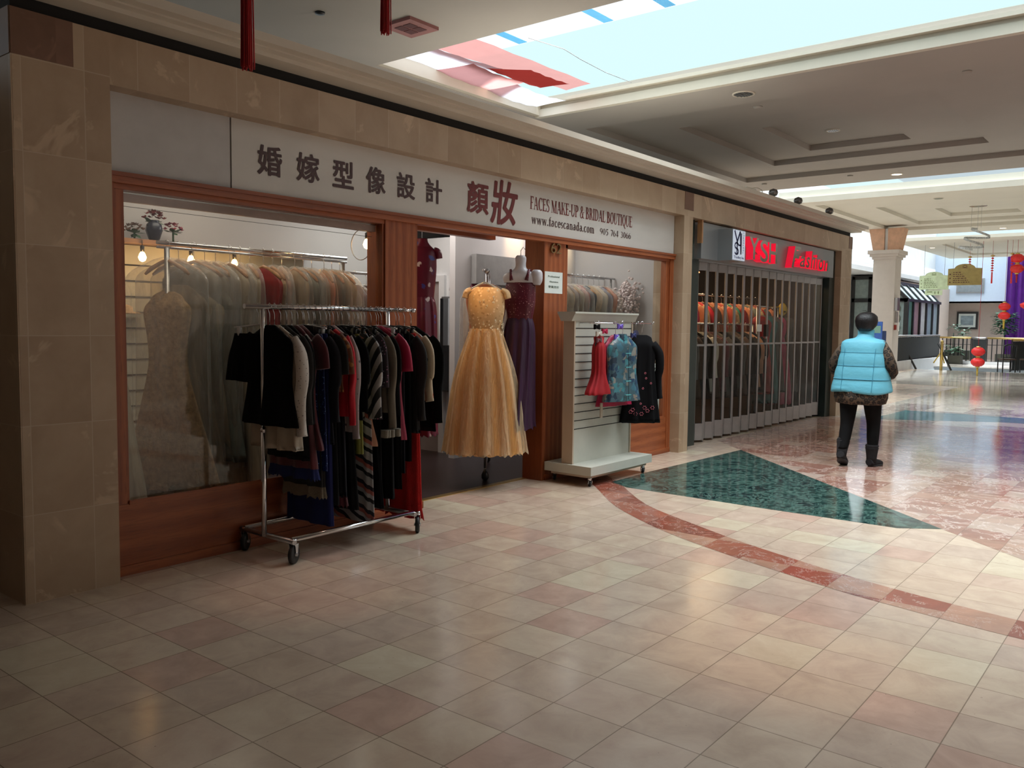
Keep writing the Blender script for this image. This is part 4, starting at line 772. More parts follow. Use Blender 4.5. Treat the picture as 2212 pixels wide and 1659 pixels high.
def bouquet(x, y, z, r, m, label, n=26, vase=None, name='flower_vase', leafm='leaf', seed=1, hz=.13):
    t = thing(name, (x, y, z), label, 'flowers'); rnd = random.Random(seed); b = MB()
    for k in range(n):
        a, e = rnd.random()*6.28, rnd.random()*1.5; c = Vector((x+r*math.cos(a)*math.sin(e), y+r*.7*math.sin(a)*math.sin(e), z+hz+r*.8*math.cos(e)))
        for q in range(5):
            aa = q*1.257+rnd.random(); d = Vector((math.cos(aa), math.sin(aa), .4+.4*rnd.random()))*r*.32; s_ = Vector((-math.sin(aa), math.cos(aa), 0))*r*.15
            b.face([c, c+d*.5+s_, c+d, c+d*.5-s_], 0, True)
        b.lathe([(.001, 0), (r*.09, r*.03), (r*.09, r*.1), (.001, r*.15)], tuple(c), 6)
    b.build('blossom', m, t); b = MB()
    for k in range(10):
        a = rnd.random()*6.28; d = Vector((math.cos(a), .6*math.sin(a), rnd.uniform(-.5, .5)))*r*1.2; c = Vector((x, y, z+hz*.9)); s_ = Vector((-math.sin(a), math.cos(a), .3))*r*.22
        b.face([c, c+d*.6+s_, c+d, c+d*.6-s_])
    b.build('leaves', leafm, t)
    if vase: MB().lathe(vase, (x, y, z), 20).build('vase', 'vase', t)
    else: MB().tube([(x, y, z), (x, y, z+hz)], .008, 6).build('stem', 'leaf', t)
    return t
M['vase'] = mat('dark_blue_vase', (.012, .02, .045), .25); M['poin'] = mat('dark_red_flower', (.16, .015, .03), .7, var=.4); M['pinkf'] = mat('pink_flower', (.45, .12, .2), .7, var=.3); M['palef'] = mat('pale_flower', (.35, .25, .22), .7, var=.3)
bouquet(3.73, 6.84, 2.12, .085, 'poin', 'dark blue vase of deep red flowers on the shelf', vase=[(.03, 0), (.045, .02), (.068, .09), (.06, .14), (.035, .165), (.045, .175)], hz=.18)
bouquet(3.9, 6.84, 2.12, .075, 'pinkf', 'pink rose bunch on the shelf right of the dark vase', seed=2, hz=.10); bouquet(3.56, 6.84, 2.12, .08, 'palef', 'faded pale flower bunch left of the dark vase', seed=3, hz=.06); bouquet(3.41, 6.84, 2.12, .06, 'palef', 'green and cream flower bunch at the window edge', seed=4, hz=.14)
t = thing('hat', (3.45, 6.8, 1.5), 'cream bridal hat on a small slatwall shelf', 'hat'); MB().lathe([(.11, 0), (.10, .012), (.05, .02), (.045, .06), (.01, .075)], (3.45, 6.78, 1.512), 18).build('brim', 'champ', t)
tag(box('small_shelf', 'slat', (3.3, 3.62, 6.68, 6.89, 1.49, 1.505)), 'small shelf under the cream hat', 'shelf')
# second rail behind, seen past the first
t = thing('garment_rail', (5.3, 5.95, 0), 'rail of purple-grey covered gowns behind the left window rack', 'garment rack'); MB().tube([(4.75, 5.95, 1.91), (6.0, 5.95, 1.91)], .013, 10).tube([(4.75, 5.95, 1.80), (6.0, 5.95, 1.80)], .008, 10).build('bar', 'steel', t)
for x in (4.78, 5.97): MB().tube([(x, 5.95, 0.004), (x, 5.95, 1.91)], .014, 8).build('upright', 'steel', t)
for i in range(8): garment('plum gown in clear film on the rear rail, %s from its near end' % ORD[i], 'gown', 4.86+.14*i, 5.95, 1.91, ['plum', 'whiteg', 'plum', 'champ', 'slate', 'plum', 'plum', 'whiteg'][i] if 0 else 'plum', .5, .18, .24, 'dress', thick=.05, seed=80+i, group='plum gowns on the rear rail', cover=(.45, .25, .05), name='hanging_gown')
# ------------------------------------------------------------------ inside the doorway

M['qipao'] = spots('burgundy_floral_silk', (.14, .006, .03), [(.6, .5, .5), (.16, .006, .035), (.05, .05, .25), (.55, .3, .35), (.14, .006, .03)], 13, .24, .3, wob=1.0, base2=(.10, .004, .02), rough=.4)
M['spark'] = spots('burgundy_beaded', (.10, .008, .022), [(.6, .35, .35), (.1, .01, .02), (.3, .08, .1)], 60, .22, .26, rough=.4); M['purplegown'] = mat('deep_purple_chiffon', (.032, .005, .034), .5, var=.3, scale=5, st=(6, 6, .4), bmp=.5, bs=10, bst=(3, 3, .3))
M['creamtulle'] = mat('cream_tulle', (.72, .50, .27), .8, var=.12, scale=6, st=(8, 8, .3), bmp=.7, bs=12, bst=(4, 4, .25), sheen=.3); M['creamlace'] = spots('cream_lace', (.66, .42, .2), [(.9, .68, .42), (.8, .55, .3), (.55, .32, .14)], 34, .3, .4, base2=(.74, .5, .26))
M['tullefilm'] = film('sheer_cream_tulle', (.94, .76, .50), .72, .9, .12, (6, 6, .3), 4)
def gown(x, y, label, zs, zw, zh, w, ww, wh, m, ms, ang, name='evening_gown', sheer=None, cap=False, seed=0, cat='gown', group=None):
    t = thing(name, (x, y, zh), label, cat, group); b = MB()
    cloth(b, [(zs, w*.62, .05, 0), (zs-.05, w*.95, .075, 0), (zs-.14, w*1.0, .095, .002), (zs-.24, w*.97, .10, .002), (zw, ww, .08, .003), (zw-.015, ww, .08, .003)], (x, y, 0), ang, seed=seed, top=True); b.build('bodice', m, t)
    b = MB(); cloth(b, [(zw, ww*.99, .08, .003), (zw-.12, ww*1.2, .11, .008), (zw-.45, (ww*1.2+wh)/2, .17, .014), (zh+.1, wh*.97, .24, .02), (zh, wh, .25, .025)], (x, y, 0), ang, seed=seed, folds=11, n=64, sub=5, top=False, hemj=.012); b.build('skirt', ms, t)
    if sheer: b = MB(); cloth(b, [(zw+.005, ww*1.03, .09, .006), (zw-.12, ww*1.35, .14, .012), (zw-.45, (ww*1.3+wh)/2+.02, .2, .02), (zh+.12, wh*1.04, .28, .03), (zh+.01, wh*1.09, .30, .035)], (x, y, 0), ang, seed=seed+4, folds=13, n=72, sub=5, top=False, hemj=.016); b.build('overskirt', sheer, t)
    if cap:
        for s in (-1, 1): b = MB(); sleeve(b, [(s*w*.8, zs-.03, 0), (s*w*1.05, zs-.05, 0), (s*w*1.14, zs-.10, 0)], [(.03, .045), (.034, .05), (.03, .05)], ang, (x, y, 0)); b.build('cap_sleeve', m, t)
    return t
g = gown(5.80, 4.95, 'cream lace and tulle gown glowing under a warm spotlight in the doorway', 1.79, 1.42, .31, .165, .13, .34, 'creamlace', 'creamtulle', VA, sheer='tullefilm', cap=True, seed=6)
b = MB(); rnd = random.Random(5)
for k in range(230):
    a = rnd.random()*2*PI; zz = 1.42+(rnd.uniform(-.11, .05) if k < 110 else rnd.uniform(0, .36)); q = .145 if zz > 1.4 else .15; u, v = q*math.cos(a), .092*math.sin(a); cx_, cy_ = 5.80+u*math.cos(VA)-v*math.sin(VA), 4.95+u*math.sin(VA)+v*math.cos(VA)
    n_ = Vector((cx_-5.80, cy_-4.95, 0)).normalized(); tt = Vector((-n_.y, n_.x, 0)); c = Vector((cx_, cy_, zz))+n_*.006; r = rnd.uniform(.008, .016)
    b.face([c+(tt*math.cos(i*PI/3)+Vector((0, 0, 1))*math.sin(i*PI/3))*r*(1 if i % 2 else .55)+n_*(.004 if i % 2 else 0) for i in range(6)])
M['lacelight'] = mat('pale_lace', (.92, .74, .5), .7, var=.2, scale=40); o = b.build('lace_applique', 'lacelight', g); o['kind'] = 'stuff'
hanger(g, 5.80, 4.97, 1.94, VA, .16, 'clearp', .10)
r_ = thing('dress_rail', (6.3, 5.4, 0), 'round chrome rail inside the doorway behind the cream gown', 'garment rack')
MB().tube([(5.86, 5.00, 1.94), (6.86, 5.82, 1.94)], .016, 12).lathe([(.004, -.02), (.026, -.012), (.026, .012), (.004, .02)], (5.85, 4.99, 1.94), 14).build('bar', 'steel', r_)
for x, y in ((6.0, 5.115), (6.8, 5.77)): MB().tube([(x, y, .12), (x, y, 1.94)], .014, 8).build('upright', 'steel', r_)
MB().tube([(6.0, 5.115, .12), (6.8, 5.77, .12)], .014, 8).build('base_bar', 'steel', r_)
for x, y in ((6.0, 5.115), (6.8, 5.77)): MB().lathe([(.02, .006), (.035, .03), (.035, .06), (.012, .11)], (x, y, 0), 12).build('caster', 'blackp', r_)
for i, (m, zh, l, cv) in enumerate((('peach', .5, 'peach orange dress directly behind the cream gown', None), ('plum', .6, 'mauve tulle dress in film left of the cream gown', 1), ('slate', .8, 'black jacket on the doorway rail behind the cream gown', None), ('plum', .7, 'plum dress in clear film at the back of the doorway rail', 1), ('slate', .7, 'grey dress in clear film at the far end of the doorway rail', 1))):
    k = .1+.2*i; x, y = 5.86+1.0*k, 5.0+.82*k
    garment(l, 'dress', x, y, 1.94, m, zh, .19, .24, 'dress', ang=VA+.15*math.sin(i*3)+.1, thick=.04, seed=95+i, group='dresses on the doorway rail', cover=(zh-.05, .25, .05) if cv else None, hm='clearp' if i % 2 else 'blackp')
# purple gown on a white hanging torso at the right door post
t = gown(6.10, 4.80, 'deep purple beaded gown on a white torso form at the right door post', 1.88, 1.52, .52, .14, .115, .135, 'spark', 'purplegown', VA-.25, seed=9)
b = MB(); cloth(b, [(2.085, .035, .035, 0), (2.06, .05, .045, 0), (1.99, .046, .045, 0), (1.95, .075, .055, 0), (1.92, .145, .06, 0), (1.88, .165, .07, 0), (1.84, .15, .07, 0)], (6.10, 4.80, 0), VA-.25, seed=1, folds=0); cloth(b, [(1.955, .03, .04, 0), (1.93, .05, .055, 0), (1.86, .05, .055, 0), (1.82, .03, .04, 0)], (6.10+.15*math.cos(VA-.25), 4.80+.15*math.sin(VA-.25), 0), VA-.25, folds=0); b.build('torso_form', 'formwhite', t)
for s in (-1, 1):
    ca, sa = math.cos(VA-.25), math.sin(VA-.25); b = MB(); b.tube([(6.10+s*.07*ca+.07*sa, 4.80+s*.07*sa-.075*ca, 1.86), (6.10+s*.085*ca+.03*sa, 4.80+s*.085*sa-.03*ca, 1.955), (6.10+s*.09*ca, 4.80+s*.09*sa, 1.95)], [.018, .012, .012], 8); b.build('strap', 'spark', t)
MB().tube([(6.10, 4.80, 2.08), (6.10, 4.80, 2.13), (6.12, 4.79, 2.16), (6.14, 4.78, 2.14)], .004, 6).build('hook', 'chrome', t)
t = gown(7.05, 6.25, 'burgundy beaded gown on a black torso form against the white wall', 1.92, 1.5, .75, .18, .14, .2, 'spark', 'burg', VA+.1, seed=12, cap=True)
b = MB(); cloth(b, [(2.08, .03, .03, 0), (2.05, .052, .05, 0), (1.97, .05, .05, 0), (1.93, .09, .06, 0), (1.89, .12, .06, 0)], (7.05, 6.25, 0), VA, folds=0); b.build('torso_form', 'formblack', t); MB().tube([(7.05, 6.25, 2.07), (7.05, 6.25, 2.14), (7.07, 6.25, 2.16), (7.09, 6.25, 2.13)], .004, 6).build('hook', 'chrome', t)
t = gown(5.06, 5.02, 'burgundy floral cheongsam hanging on the left door post', 2.10, 1.68, .55, .12, .10, .12, 'qipao', 'qipao', VA+.25, seed=15, cap=True, name='cheongsam', cat='dress')
b = MB(); cloth(b, [(2.16, .045, .045, 0), (2.13, .05, .05, 0), (2.09, .08, .055, 0)], (5.06, 5.02, 0), VA+.25, folds=0); b.build('collar', 'qipao', t)
t = gown(7.75, 6.2, 'black and dark purple beaded dress hanging on the white wall', 2.02, 1.7, 1.3, .15, .12, .15, 'beadp', 'plum', VA, seed=17, name='cocktail_dress', cat='dress')
g = garment('beige chiffon dress beside the fitting room door', 'dress', 6.55, 6.5, 1.93, 'skirtbeige', .75, .15, .2, 'dress', ang=VA+.3, thick=.06, seed=99); MB().tube([(6.55, 6.5, 1.95), (6.55, 6.5, 2.95)], .003, 5).build('hanging_cord', 'steel', g)
t = thing('mirror', (6.93, 6.5, .6), 'narrow leaning mirror by the fitting room corner', 'mirror'); MB().box(6.90, 6.93, 6.36, 6.56, .72, 1.74).build('mirror_glass', mat('mirror', (.72, .8, .85), .03, 1, .01), t); MB().box(6.93, 6.945, 6.35, 6.57, .70, 1.76).build('backing', 'steel', t)
t = thing('wall_hook_rail', (7.6, 6.43, 2.3), 'thin hanging wire with hooks on the white fitting room wall', 'wire'); MB().tube([(7.0, 6.42, 2.33), (8.6, 6.42, 2.27)], .002, 5).build('wire', 'steel', t)
# ------------------------------------------------------------------ right window
t = thing('covered_rack', (8.3, 5.6, 0), 'chrome rail of film-covered clothes behind the right window', 'garment rack'); MB().tube([(7.2, 5.6, 2.03), (8.98, 5.6, 2.03)], .013, 10).tube([(7.2, 5.75, 2.03), (8.98, 5.75, 2.03)], .010, 10).build('bar', 'chrome', t); MB().tube([(7.3, 5.6, .01), (7.3, 5.6, 2.03)], .014, 8).build('upright', 'steel', t); MB().tube([(8.9, 5.6, .01), (8.9, 5.6, 2.03)], .014, 8).build('upright', 'steel', t)
W2 = [('slate', 'slate blue coat'), ('whiteg', 'white dress'), ('champ', 'champagne dress'), ('plum', 'plum dress'), ('ivory', 'ivory gown'), ('redg', 'dark red dress'), ('slate', 'black jacket'), ('champ', 'champagne gown'), ('whiteg', 'white gown'), ('navyb', 'navy blue dress'), ('peach', 'peach dress')]
M['navyb'] = mat('navy_blue_satin', (.02, .03, .12), .5)
for i, (m, l) in enumerate(W2): garment('%s in film, %s from the left behind the right window' % (l, ORD[i]), 'dress', 7.6+.115*i, 5.6, 2.03, m, .9, .2, .24, 'dress', ang=PI/2+.1*math.sin(i), thick=.04, seed=120+i, group='covered clothes behind the right window', cover=(.8, .25, .055) if i not in (6, 9) else None, wood=i % 3 == 0, name='hanging_dress')
b = MB(); rnd = random.Random(8)
for k in range(420):
    c = Vector((9.0-.15+rnd.gauss(0, .05), 5.35+rnd.gauss(0, .07), 1.8+rnd.gauss(0, .085))); r = rnd.uniform(.01, .02); b.lathe([(.001, -r), (r*.9, -r*.4), (r, r*.3), (.001, r)], tuple(c), 6)
t = tag(b.build('feather_stole', mat('pale_pink_feathers', (.9, .78, .78), .95, bmp=1, bs=60)), 'fluffy pale pink feather stole hanging at the right rail end', 'stole', kind=None)
tag(MB().box(7.0, 8.3, 6.12, 6.19, 1.9, 2.22).build('wall_cabinet', mat('grey_cabinet', (.28, .28, .28), .5)), 'grey cabinet on the back wall above the right window rail', 'cabinet')
garment('royal blue child costume hanging at the right window edge', 'costume', 8.50, 5.0, 1.52, 'navyb2' if 'navyb2' in M else 'navyb', 1.02, .10, .13, 'top', ang=.3, thick=.04, seed=140, slv=(.2, .03, (-1, 1)), name='hanging_costume')
# ------------------------------------------------------------------ slatwall display stand
t = thing('display_stand', (6.9, 4.45, 0), 'cream slatwall display stand on casters beside the right oak post', 'display stand')
MB().box(6.37, 7.47, 4.18, 4.70, .105, .185).build('base_deck', 'slat', t); MB().box(6.42, 7.43, 4.22, 4.66, .075, .105).build('base_frame', 'slatend', t)
MB().box(6.425, 7.42, 4.42, 4.52, .185, 1.50).build('slat_board', 'slat', t); MB().box(6.405, 6.425, 4.41, 4.53, .185, 1.50).build('edge_trim', 'slatend', t); MB().box(7.42, 7.44, 4.41, 4.53, .185, 1.50).build('edge_trim', 'slatend', t)
pr_ = [(4.385, 1.55), (4.37, 1.57), (4.37, 1.585), (4.57, 1.585), (4.57, 1.57), (4.555, 1.55), (4.53, 1.50), (4.41, 1.50)]
b = MB(); b.grid([[(6.36, y, z) for y, z in pr_], [(7.48, y, z) for y, z in pr_]], 0, True, (True, True), False); b.build('top_cap', 'slat', t)
b = MB()
for k in range(14): b.box(6.43, 7.415, 4.417, 4.421, .505+.0775*k-.0035, .505+.0775*k+.0035)
o = b.build('slot', 'black', t)
for x, y in ((6.49, 4.67), (6.43, 4.23), (7.38, 4.23), (7.36, 4.64)): caster(x, y, .026, t, .9, .010)
HZ = 1.485; hr = thing('hanging_rail', (7.0, 4.3, HZ), 'thin chrome rail on brackets across the slatwall stand', 'rail'); MB().tube([(6.47, 4.28, HZ), (7.60, 4.28, HZ)], .005, 8).build('bar', 'chrome', hr)
for x in (6.5, 6.85, 7.28, 7.58):
    MB().tube([(x, 4.415 if x < 7.5 else 4.28, HZ), (x, 4.26, HZ), (x, 4.255, HZ+.02)], .005, 6).build('bracket', 'chrome', hr)
M['brocade'] = spots('teal_brocade', (.03, .09, .12), [(.24, .26, .24), (.05, .16, .22), (.015, .04, .07), (.26, .22, .18), (.06, .24, .28), (.02, .06, .12)], 16, .5, .56, wob=1.6, base2=(.08, .15, .18), rough=.35, st=(1, 1, 1)); M['redcape'] = mat('red_wool_cape', (.36, .006, .012), .8, var=.15)
M['blackfl'] = mat('black_embroidered_velvet', (.004, .004, .005), .9, spec=.2); M['pinkfl'] = mat('pink_embroidery', (.55, .14, .18), .7, var=.4, scale=60)
g = garment('red wool child cape with a small embroidered flower on the stand', 'cape', 6.60, 4.27, HZ, 'redcape', .83, .075, .17, 'top', ang=VA+1.0, thick=.05, seed=150, name='hanging_cape', amp=.012)
g = garment('teal and grey brocade sleeveless vest with frog buttons', 'vest', 6.93, 4.22, HZ, 'brocade', .75, .20, .235, 'top', ang=-.22, thick=.05, seed=151, name='hanging_vest', amp=.006)
for k in range(4): MB().box(6.87, 6.96, 4.140-.004*k, 4.150, 1.2-.13*k, 1.208-.13*k).build('frog_button', mat('light_teal_cord', (.1, .4, .42), .5) if k == 0 else bpy.data.materials['light_teal_cord'], g)
MB().tube([(6.915, 4.148, 1.34), (6.918, 4.140, 1.1), (6.925, 4.135, .77)], .003, 6).build('placket', 'darkgreen', g)
b = MB(); cloth(b, [(1.385, .045, .03, 0), (1.35, .06, .035, 0), (1.325, .07, .035, 0)], (6.93, 4.22, 0), -.22, folds=0, top=False); b.build('collar', 'brocade', g)
garment('magenta child dress under the brocade vest, only hem and edges showing', 'dress', 6.98, 4.33, HZ, 'magenta', .70, .19, .25, 'top', ang=-.1, thick=.04, seed=152, name='hanging_child_dress')
g = garment('black velvet jacket with pink embroidered flowers at the stand end', 'jacket', 7.36, 4.26, HZ, 'blackfl', .52, .15, .2, 'top', ang=-.75, thick=.05, seed=153, name='hanging_jacket', slv=(.52, .04, (-1, 1)), amp=.01)
b = MB(); rnd = random.Random(2)
for k, (u, z) in enumerate(((-.12, .62), (-.07, .60), (-.01, .6), (.05, .63), (.1, .66), (-.1, .64), (.02, .66), (.0, .85), (.03, .95), (.02, 1.0), (-.02, .70), (.08, .9))):
    for q in range(6):
        a = q*PI/3; r = .016 if k < 7 else .008; x, y = 7.36+(u+r*math.cos(a))*math.cos(-.75), 4.26+(u+r*math.cos(a))*math.sin(-.75); b.lathe([(.001, -.004), (r*.55, 0), (.001, .004)], (x-.073*math.sin(.75)-.0, y-.073*math.cos(.75), z+r*math.sin(a)), 6)
b.build('embroidery', 'pinkfl', g)
def bow(x, y, z, m, label):
    t = thing('hair_bow', (x, y, z), label, 'bow', 'small bows clipped on the stand'); b = MB()
    for s in (-1, 1): b.grid([[(x+s*.004, y-.008, z-.008), (x+s*.004, y-.008, z+.008), (x+s*.004, y+.008, z+.008), (x+s*.004, y+.008, z-.008)], [(x+s*.03, y-.014, z-.02), (x+s*.03, y-.014, z+.02), (x+s*.03, y+.012, z+.02), (x+s*.03, y+.012, z-.02)], [(x+s*.045, y-.008, z-.024), (x+s*.045, y-.008, z+.024), (x+s*.045, y+.006, z+.024), (x+s*.045, y+.006, z-.024)]], 0, True, (True, True), False)
    b.build('loops', m, t); MB().lathe([(.001, -.01), (.01, -.005), (.01, .005), (.001, .01)], (x, y-.006, z), 8).build('knot', m, t)
M['violet'] = mat('violet_satin', (.16, .10, .55), .4); M['satinw'] = mat('white_satin', (.6, .55, .48), .4)
for x, z, m, l in ((6.53, 1.45, 'velvet', 'black velvet bow at the top left of the stand'), (6.55, 1.385, 'satinw', 'white satin bow left of the pink bow'), (6.66, 1.41, 'magenta', 'pink satin bow above the red cape'), (6.55, 1.33, 'burg', 'burgundy bow below the white one'), (6.93, 1.455, 'violet', 'violet bow near the vest hanger, upper'), (6.86, 1.36, 'violet', 'violet bow behind the vest collar, lower'), (7.16, 1.37, 'navyb', 'blue bow right of the brocade vest')):
    bow(x, 4.25 if z > 1.4 else 4.24, z, m, l)
tag(MB().box(6.70, 6.735, 4.30, 4.31, .6, .74).build('white_stocking', 'whiteg'), 'narrow white stocking hanging under the magenta hem', 'stocking')
# ------------------------------------------------------------------ fashion shop with the folding gate
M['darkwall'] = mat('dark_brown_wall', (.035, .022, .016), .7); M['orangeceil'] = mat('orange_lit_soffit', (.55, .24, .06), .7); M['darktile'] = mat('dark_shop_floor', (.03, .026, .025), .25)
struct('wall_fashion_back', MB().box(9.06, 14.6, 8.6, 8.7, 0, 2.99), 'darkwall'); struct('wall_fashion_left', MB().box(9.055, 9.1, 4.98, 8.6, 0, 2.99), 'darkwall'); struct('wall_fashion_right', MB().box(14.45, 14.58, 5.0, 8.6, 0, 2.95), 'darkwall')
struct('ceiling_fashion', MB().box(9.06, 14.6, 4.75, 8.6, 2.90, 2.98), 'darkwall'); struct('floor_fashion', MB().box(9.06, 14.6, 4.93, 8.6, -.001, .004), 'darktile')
struct('trim_11', MB().box(9.3, 12.2, 6.6, 8.5, 2.35, 2.5), 'orangeceil')  # glow of the warm shop light is put into the orange colour
struct('trim_12', MB().box(9.06, 9.10, 4.62, 4.76, 0, 2.28).box(9.10, 9.56, 4.765, 4.95, 0, 2.30).box(14.1, 14.35, 4.70, 4.95, 0, 2.72).box(9.055, 9.3, 4.70, 4.75, 2.26, 2.72), 'darkgreen')
sb = thing('shop_sign', (11.8, 4.75, 2.27), 'grey box sign with red lit YSH Fashion lettering over the folding gate', 'sign')
MB().box(9.40, 14.15, 4.66, 4.90, 2.275, 2.705).build('sign_box', 'signgrey', sb); MB().box(9.33, 9.36, 4.62, 4.68, 2.45, 2.72).build('mounting_bracket', 'wood', sb)
lg = MB().box(9.85, 10.22, 4.47, 4.66, 2.275, 2.66).build('logo_box', 'signgrey', sb)
box('logo_face', 'logowhite', (9.86, 10.21, 4.464, 4.470, 2.285, 2.65)).parent = lg
ym = 4.462
b = MB()
def stroke(b, pts, r, m=0):
    pts = [(p[0]-.4, p[1]-.04) for p in pts]
    for (p, q) in zip(pts, pts[1:]):
        d = Vector((q[0]-p[0], q[1]-p[1])); n_ = Vector((-d.y, d.x)).normalized()*r
        b.face([(p[0]+n_.x, ym, p[1]+n_.y), (q[0]+n_.x, ym, q[1]+n_.y), (q[0]-n_.x, ym, q[1]-n_.y), (p[0]-n_.x, ym, p[1]-n_.y)])
stroke(b, [(10.29, 2.68), (10.375, 2.55)], .016); stroke(b, [(10.455, 2.68), (10.375, 2.55), (10.375, 2.40)], .016); stroke(b, [(10.455, 2.68), (10.49, 2.40)], .014); stroke(b, [(10.49, 2.66), (10.49, 2.40)], .014); stroke(b, [(10.40, 2.51), (10.49, 2.51)], .010)
stroke(b, [(10.36+.055*math.cos(math.radians(a)), 2.50+.035*math.sin(math.radians(a))) for a in range(20, 271, 25)], .012); stroke(b, [(10.36+.055*math.cos(math.radians(a)), 2.43+.035*math.sin(math.radians(a))) for a in range(90, -161, -25)], .012)
b.build('logo_mark', 'navyb').parent = lg
o = text('Trading Inc', 'navyb', (9.89, 10.19, 2.295, 2.335), ym, None, 'lettering', .0005, .01); o.parent = lg
for i, ch in enumerate('YUESHIHUI'): o = text(ch, 'navyb', (10.145, 10.175 if ch != 'I' else 10.153, 2.615-.030*i, 2.637-.030*i), ym, None, 'lettering', .0004); o.parent = lg
for ch, a, c, z0, z1, sh in (('Y', 10.56, 10.88, 2.345, 2.63, 0), ('S', 10.92, 11.18, 2.33, 2.62, 0), ('H', 11.22, 11.50, 2.335, 2.61, 0), ('F', 12.05, 12.40, 2.32, 2.63, .3), ('a', 12.38, 12.58, 2.35, 2.51, .2), ('s', 12.62, 12.78, 2.35, 2.51, .2), ('h', 12.82, 13.0, 2.35, 2.61, .2), ('i', 13.05, 13.12, 2.35, 2.57, .2), ('o', 13.17, 13.36, 2.35, 2.51, .2), ('n', 13.41, 13.6, 2.35, 2.51, .2)):
    text(ch, None, (a, c, z0, z1), 4.608, sb, 'channel_letter', .05, .014, shear=sh, mats=['mirrorface', 'redglow'])
# folding glass gate : zig-zag leaves
gt = thing('folding_gate', (11.8, 4.83, 0), 'grey aluminium folding gate with glass leaves, closed across the shop', 'gate')
NP = 32; gx0, gx1 = 9.60, 14.08; dx = (gx1-gx0)/NP
for i in range(NP):
    xa, xb = gx0+i*dx, gx0+(i+1)*dx; ya, yb = (4.81, 4.875) if i % 2 == 0 else (4.875, 4.81)
    d = Vector((xb-xa, yb-ya, 0)).normalized(); n_ = Vector((-d.y, d.x, 0))
    def slab(b, a0, a1, z0, z1, t=.012, mi=0):
        L_ = math.hypot(xb-xa, yb-ya); P = lambda a, s: (xa+d.x*a*L_+n_.x*s, ya+d.y*a*L_+n_.y*s)
        q = [P(a0, -t), P(a1, -t), P(a1, t), P(a0, t)]; b.grid([[(u, v, z0) for u, v in q], [(u, v, z1) for u, v in q]], mi, True, (True, True), False)
    b = MB(); slab(b, .01, .12, .03, 2.26, .010); slab(b, .88, .99, .03, 2.26, .010); slab(b, .14, .86, .03, .24); slab(b, .14, .86, 2.16, 2.26); slab(b, .14, .86, 1.215, 1.24); b.tube([(xa, ya, .01), (xa, ya, 2.27)], .010, 8)
    lf = b.build('gate_leaf', 'alu', gt); b = MB(); slab(b, .14, .86, .24, 1.215, .002); slab(b, .14, .86, 1.24, 2.16, .002); g_ = b.build('pane', 'glass'); g_.parent = lf
MB().box(11.70, 11.79, 4.76, 4.80, 1.33, 1.50).build('lock_plate', 'blackp', gt); MB().box(11.74, 11.77, 4.765, 4.79, 1.05, 1.30).build('handle', 'chrome', gt); MB().box(11.44, 11.60, 4.785, 4.79, 1.40, 1.50).build('notice', 'paper', gt)
box('track', 'steel', (9.5, 14.12, 4.80, 4.92, 2.262, 2.275), gt)
# clothes inside
def rail(x0, x1, y, z, label):
    t = thing('clothes_rail', ((x0+x1)/2, y, 0), label, 'garment rack'); MB().tube([(x0, y, z), (x1, y, z)], .013, 8).build('bar', 'chrome', t)
    for x in (x0+.03, x1-.03): MB().tube([(x, y, .005), (x, y, z)], .014, 8).build('upright', 'steel', t)
rail(9.6, 13.5, 5.6, 1.92, 'upper rail of brightly lit clothes inside the fashion shop'); rail(9.6, 12.3, 5.2, 1.50, 'lower rail of dark coats just inside the folding gate')
M['coral'] = mat('coral_satin', (.6, .10, .06), .5); M['cyanb'] = mat('teal_long_dress', (.05, .16, .17), .6, var=.2); M['pinkg'] = mat('hot_pink_gown', (.48, .06, .14), .45, var=.25, scale=10, st=(4, 4, .4)); M['brownc'] = mat('brown_coat', (.09, .055, .04), .8); M['greyc'] = mat('grey_coat', (.10, .095, .09), .8); M['tealb'] = mat('teal_blouse', (.03, .2, .14), .5)
cols = ['coral', 'redg', 'tan', 'tealb', 'redp', 'champ', 'magenta', 'peach', 'champ', 'redp', 'brownc', 'peach', 'tan', 'coral', 'champ', 'tealb', 'redg', 'peach', 'tan', 'sage', 'champ', 'redg', 'slate', 'peach']
nm = {'coral': 'coral', 'redg': 'dark red', 'tan': 'tan', 'tealb': 'teal', 'redp': 'bright red', 'champ': 'champagne', 'magenta': 'magenta', 'peach': 'peach', 'brownc': 'brown', 'sage': 'sage', 'slate': 'slate grey'}
for i, m in enumerate(cols): garment('%s blouse on wooden hanger, %s on the upper fashion shop rail' % (nm[m], ORD[i]), 'blouse', 9.8+.158*i, 5.6, 1.92, m, 1.15, .2, .2, 'top', ang=PI/2+.2*math.sin(i*2), thick=.035, seed=200+i, group='blouses on the upper fashion shop rail', wood=True, slv=(.2, .05, (-1, 1)))
for i in range(17):
    m = ['velvet', 'greyc', 'brownc', 'charcoal', 'velvet', 'offw', 'brownc', 'burg', 'greyc', 'velvet', 'navy', 'greyc', 'brownc', 'velvet', 'charcoal', 'tan', 'velvet'][i]
    garment('%s coat, %s from the left on the lower fashion shop rail' % ({'velvet': 'black', 'greyc': 'grey', 'brownc': 'brown', 'charcoal': 'charcoal', 'offw': 'off-white', 'burg': 'burgundy', 'navy': 'navy', 'tan': 'tan'}[m], ORD[i]), 'coat', 9.75+.15*i, 5.2, 1.50, m, .55+.05*math.sin(i*3), .22, .25, 'top', ang=PI/2+.1*math.sin(i), thick=.045, seed=230+i, group='coats on the lower fashion shop rail', slv=(.5, .05, (-1, 1)))
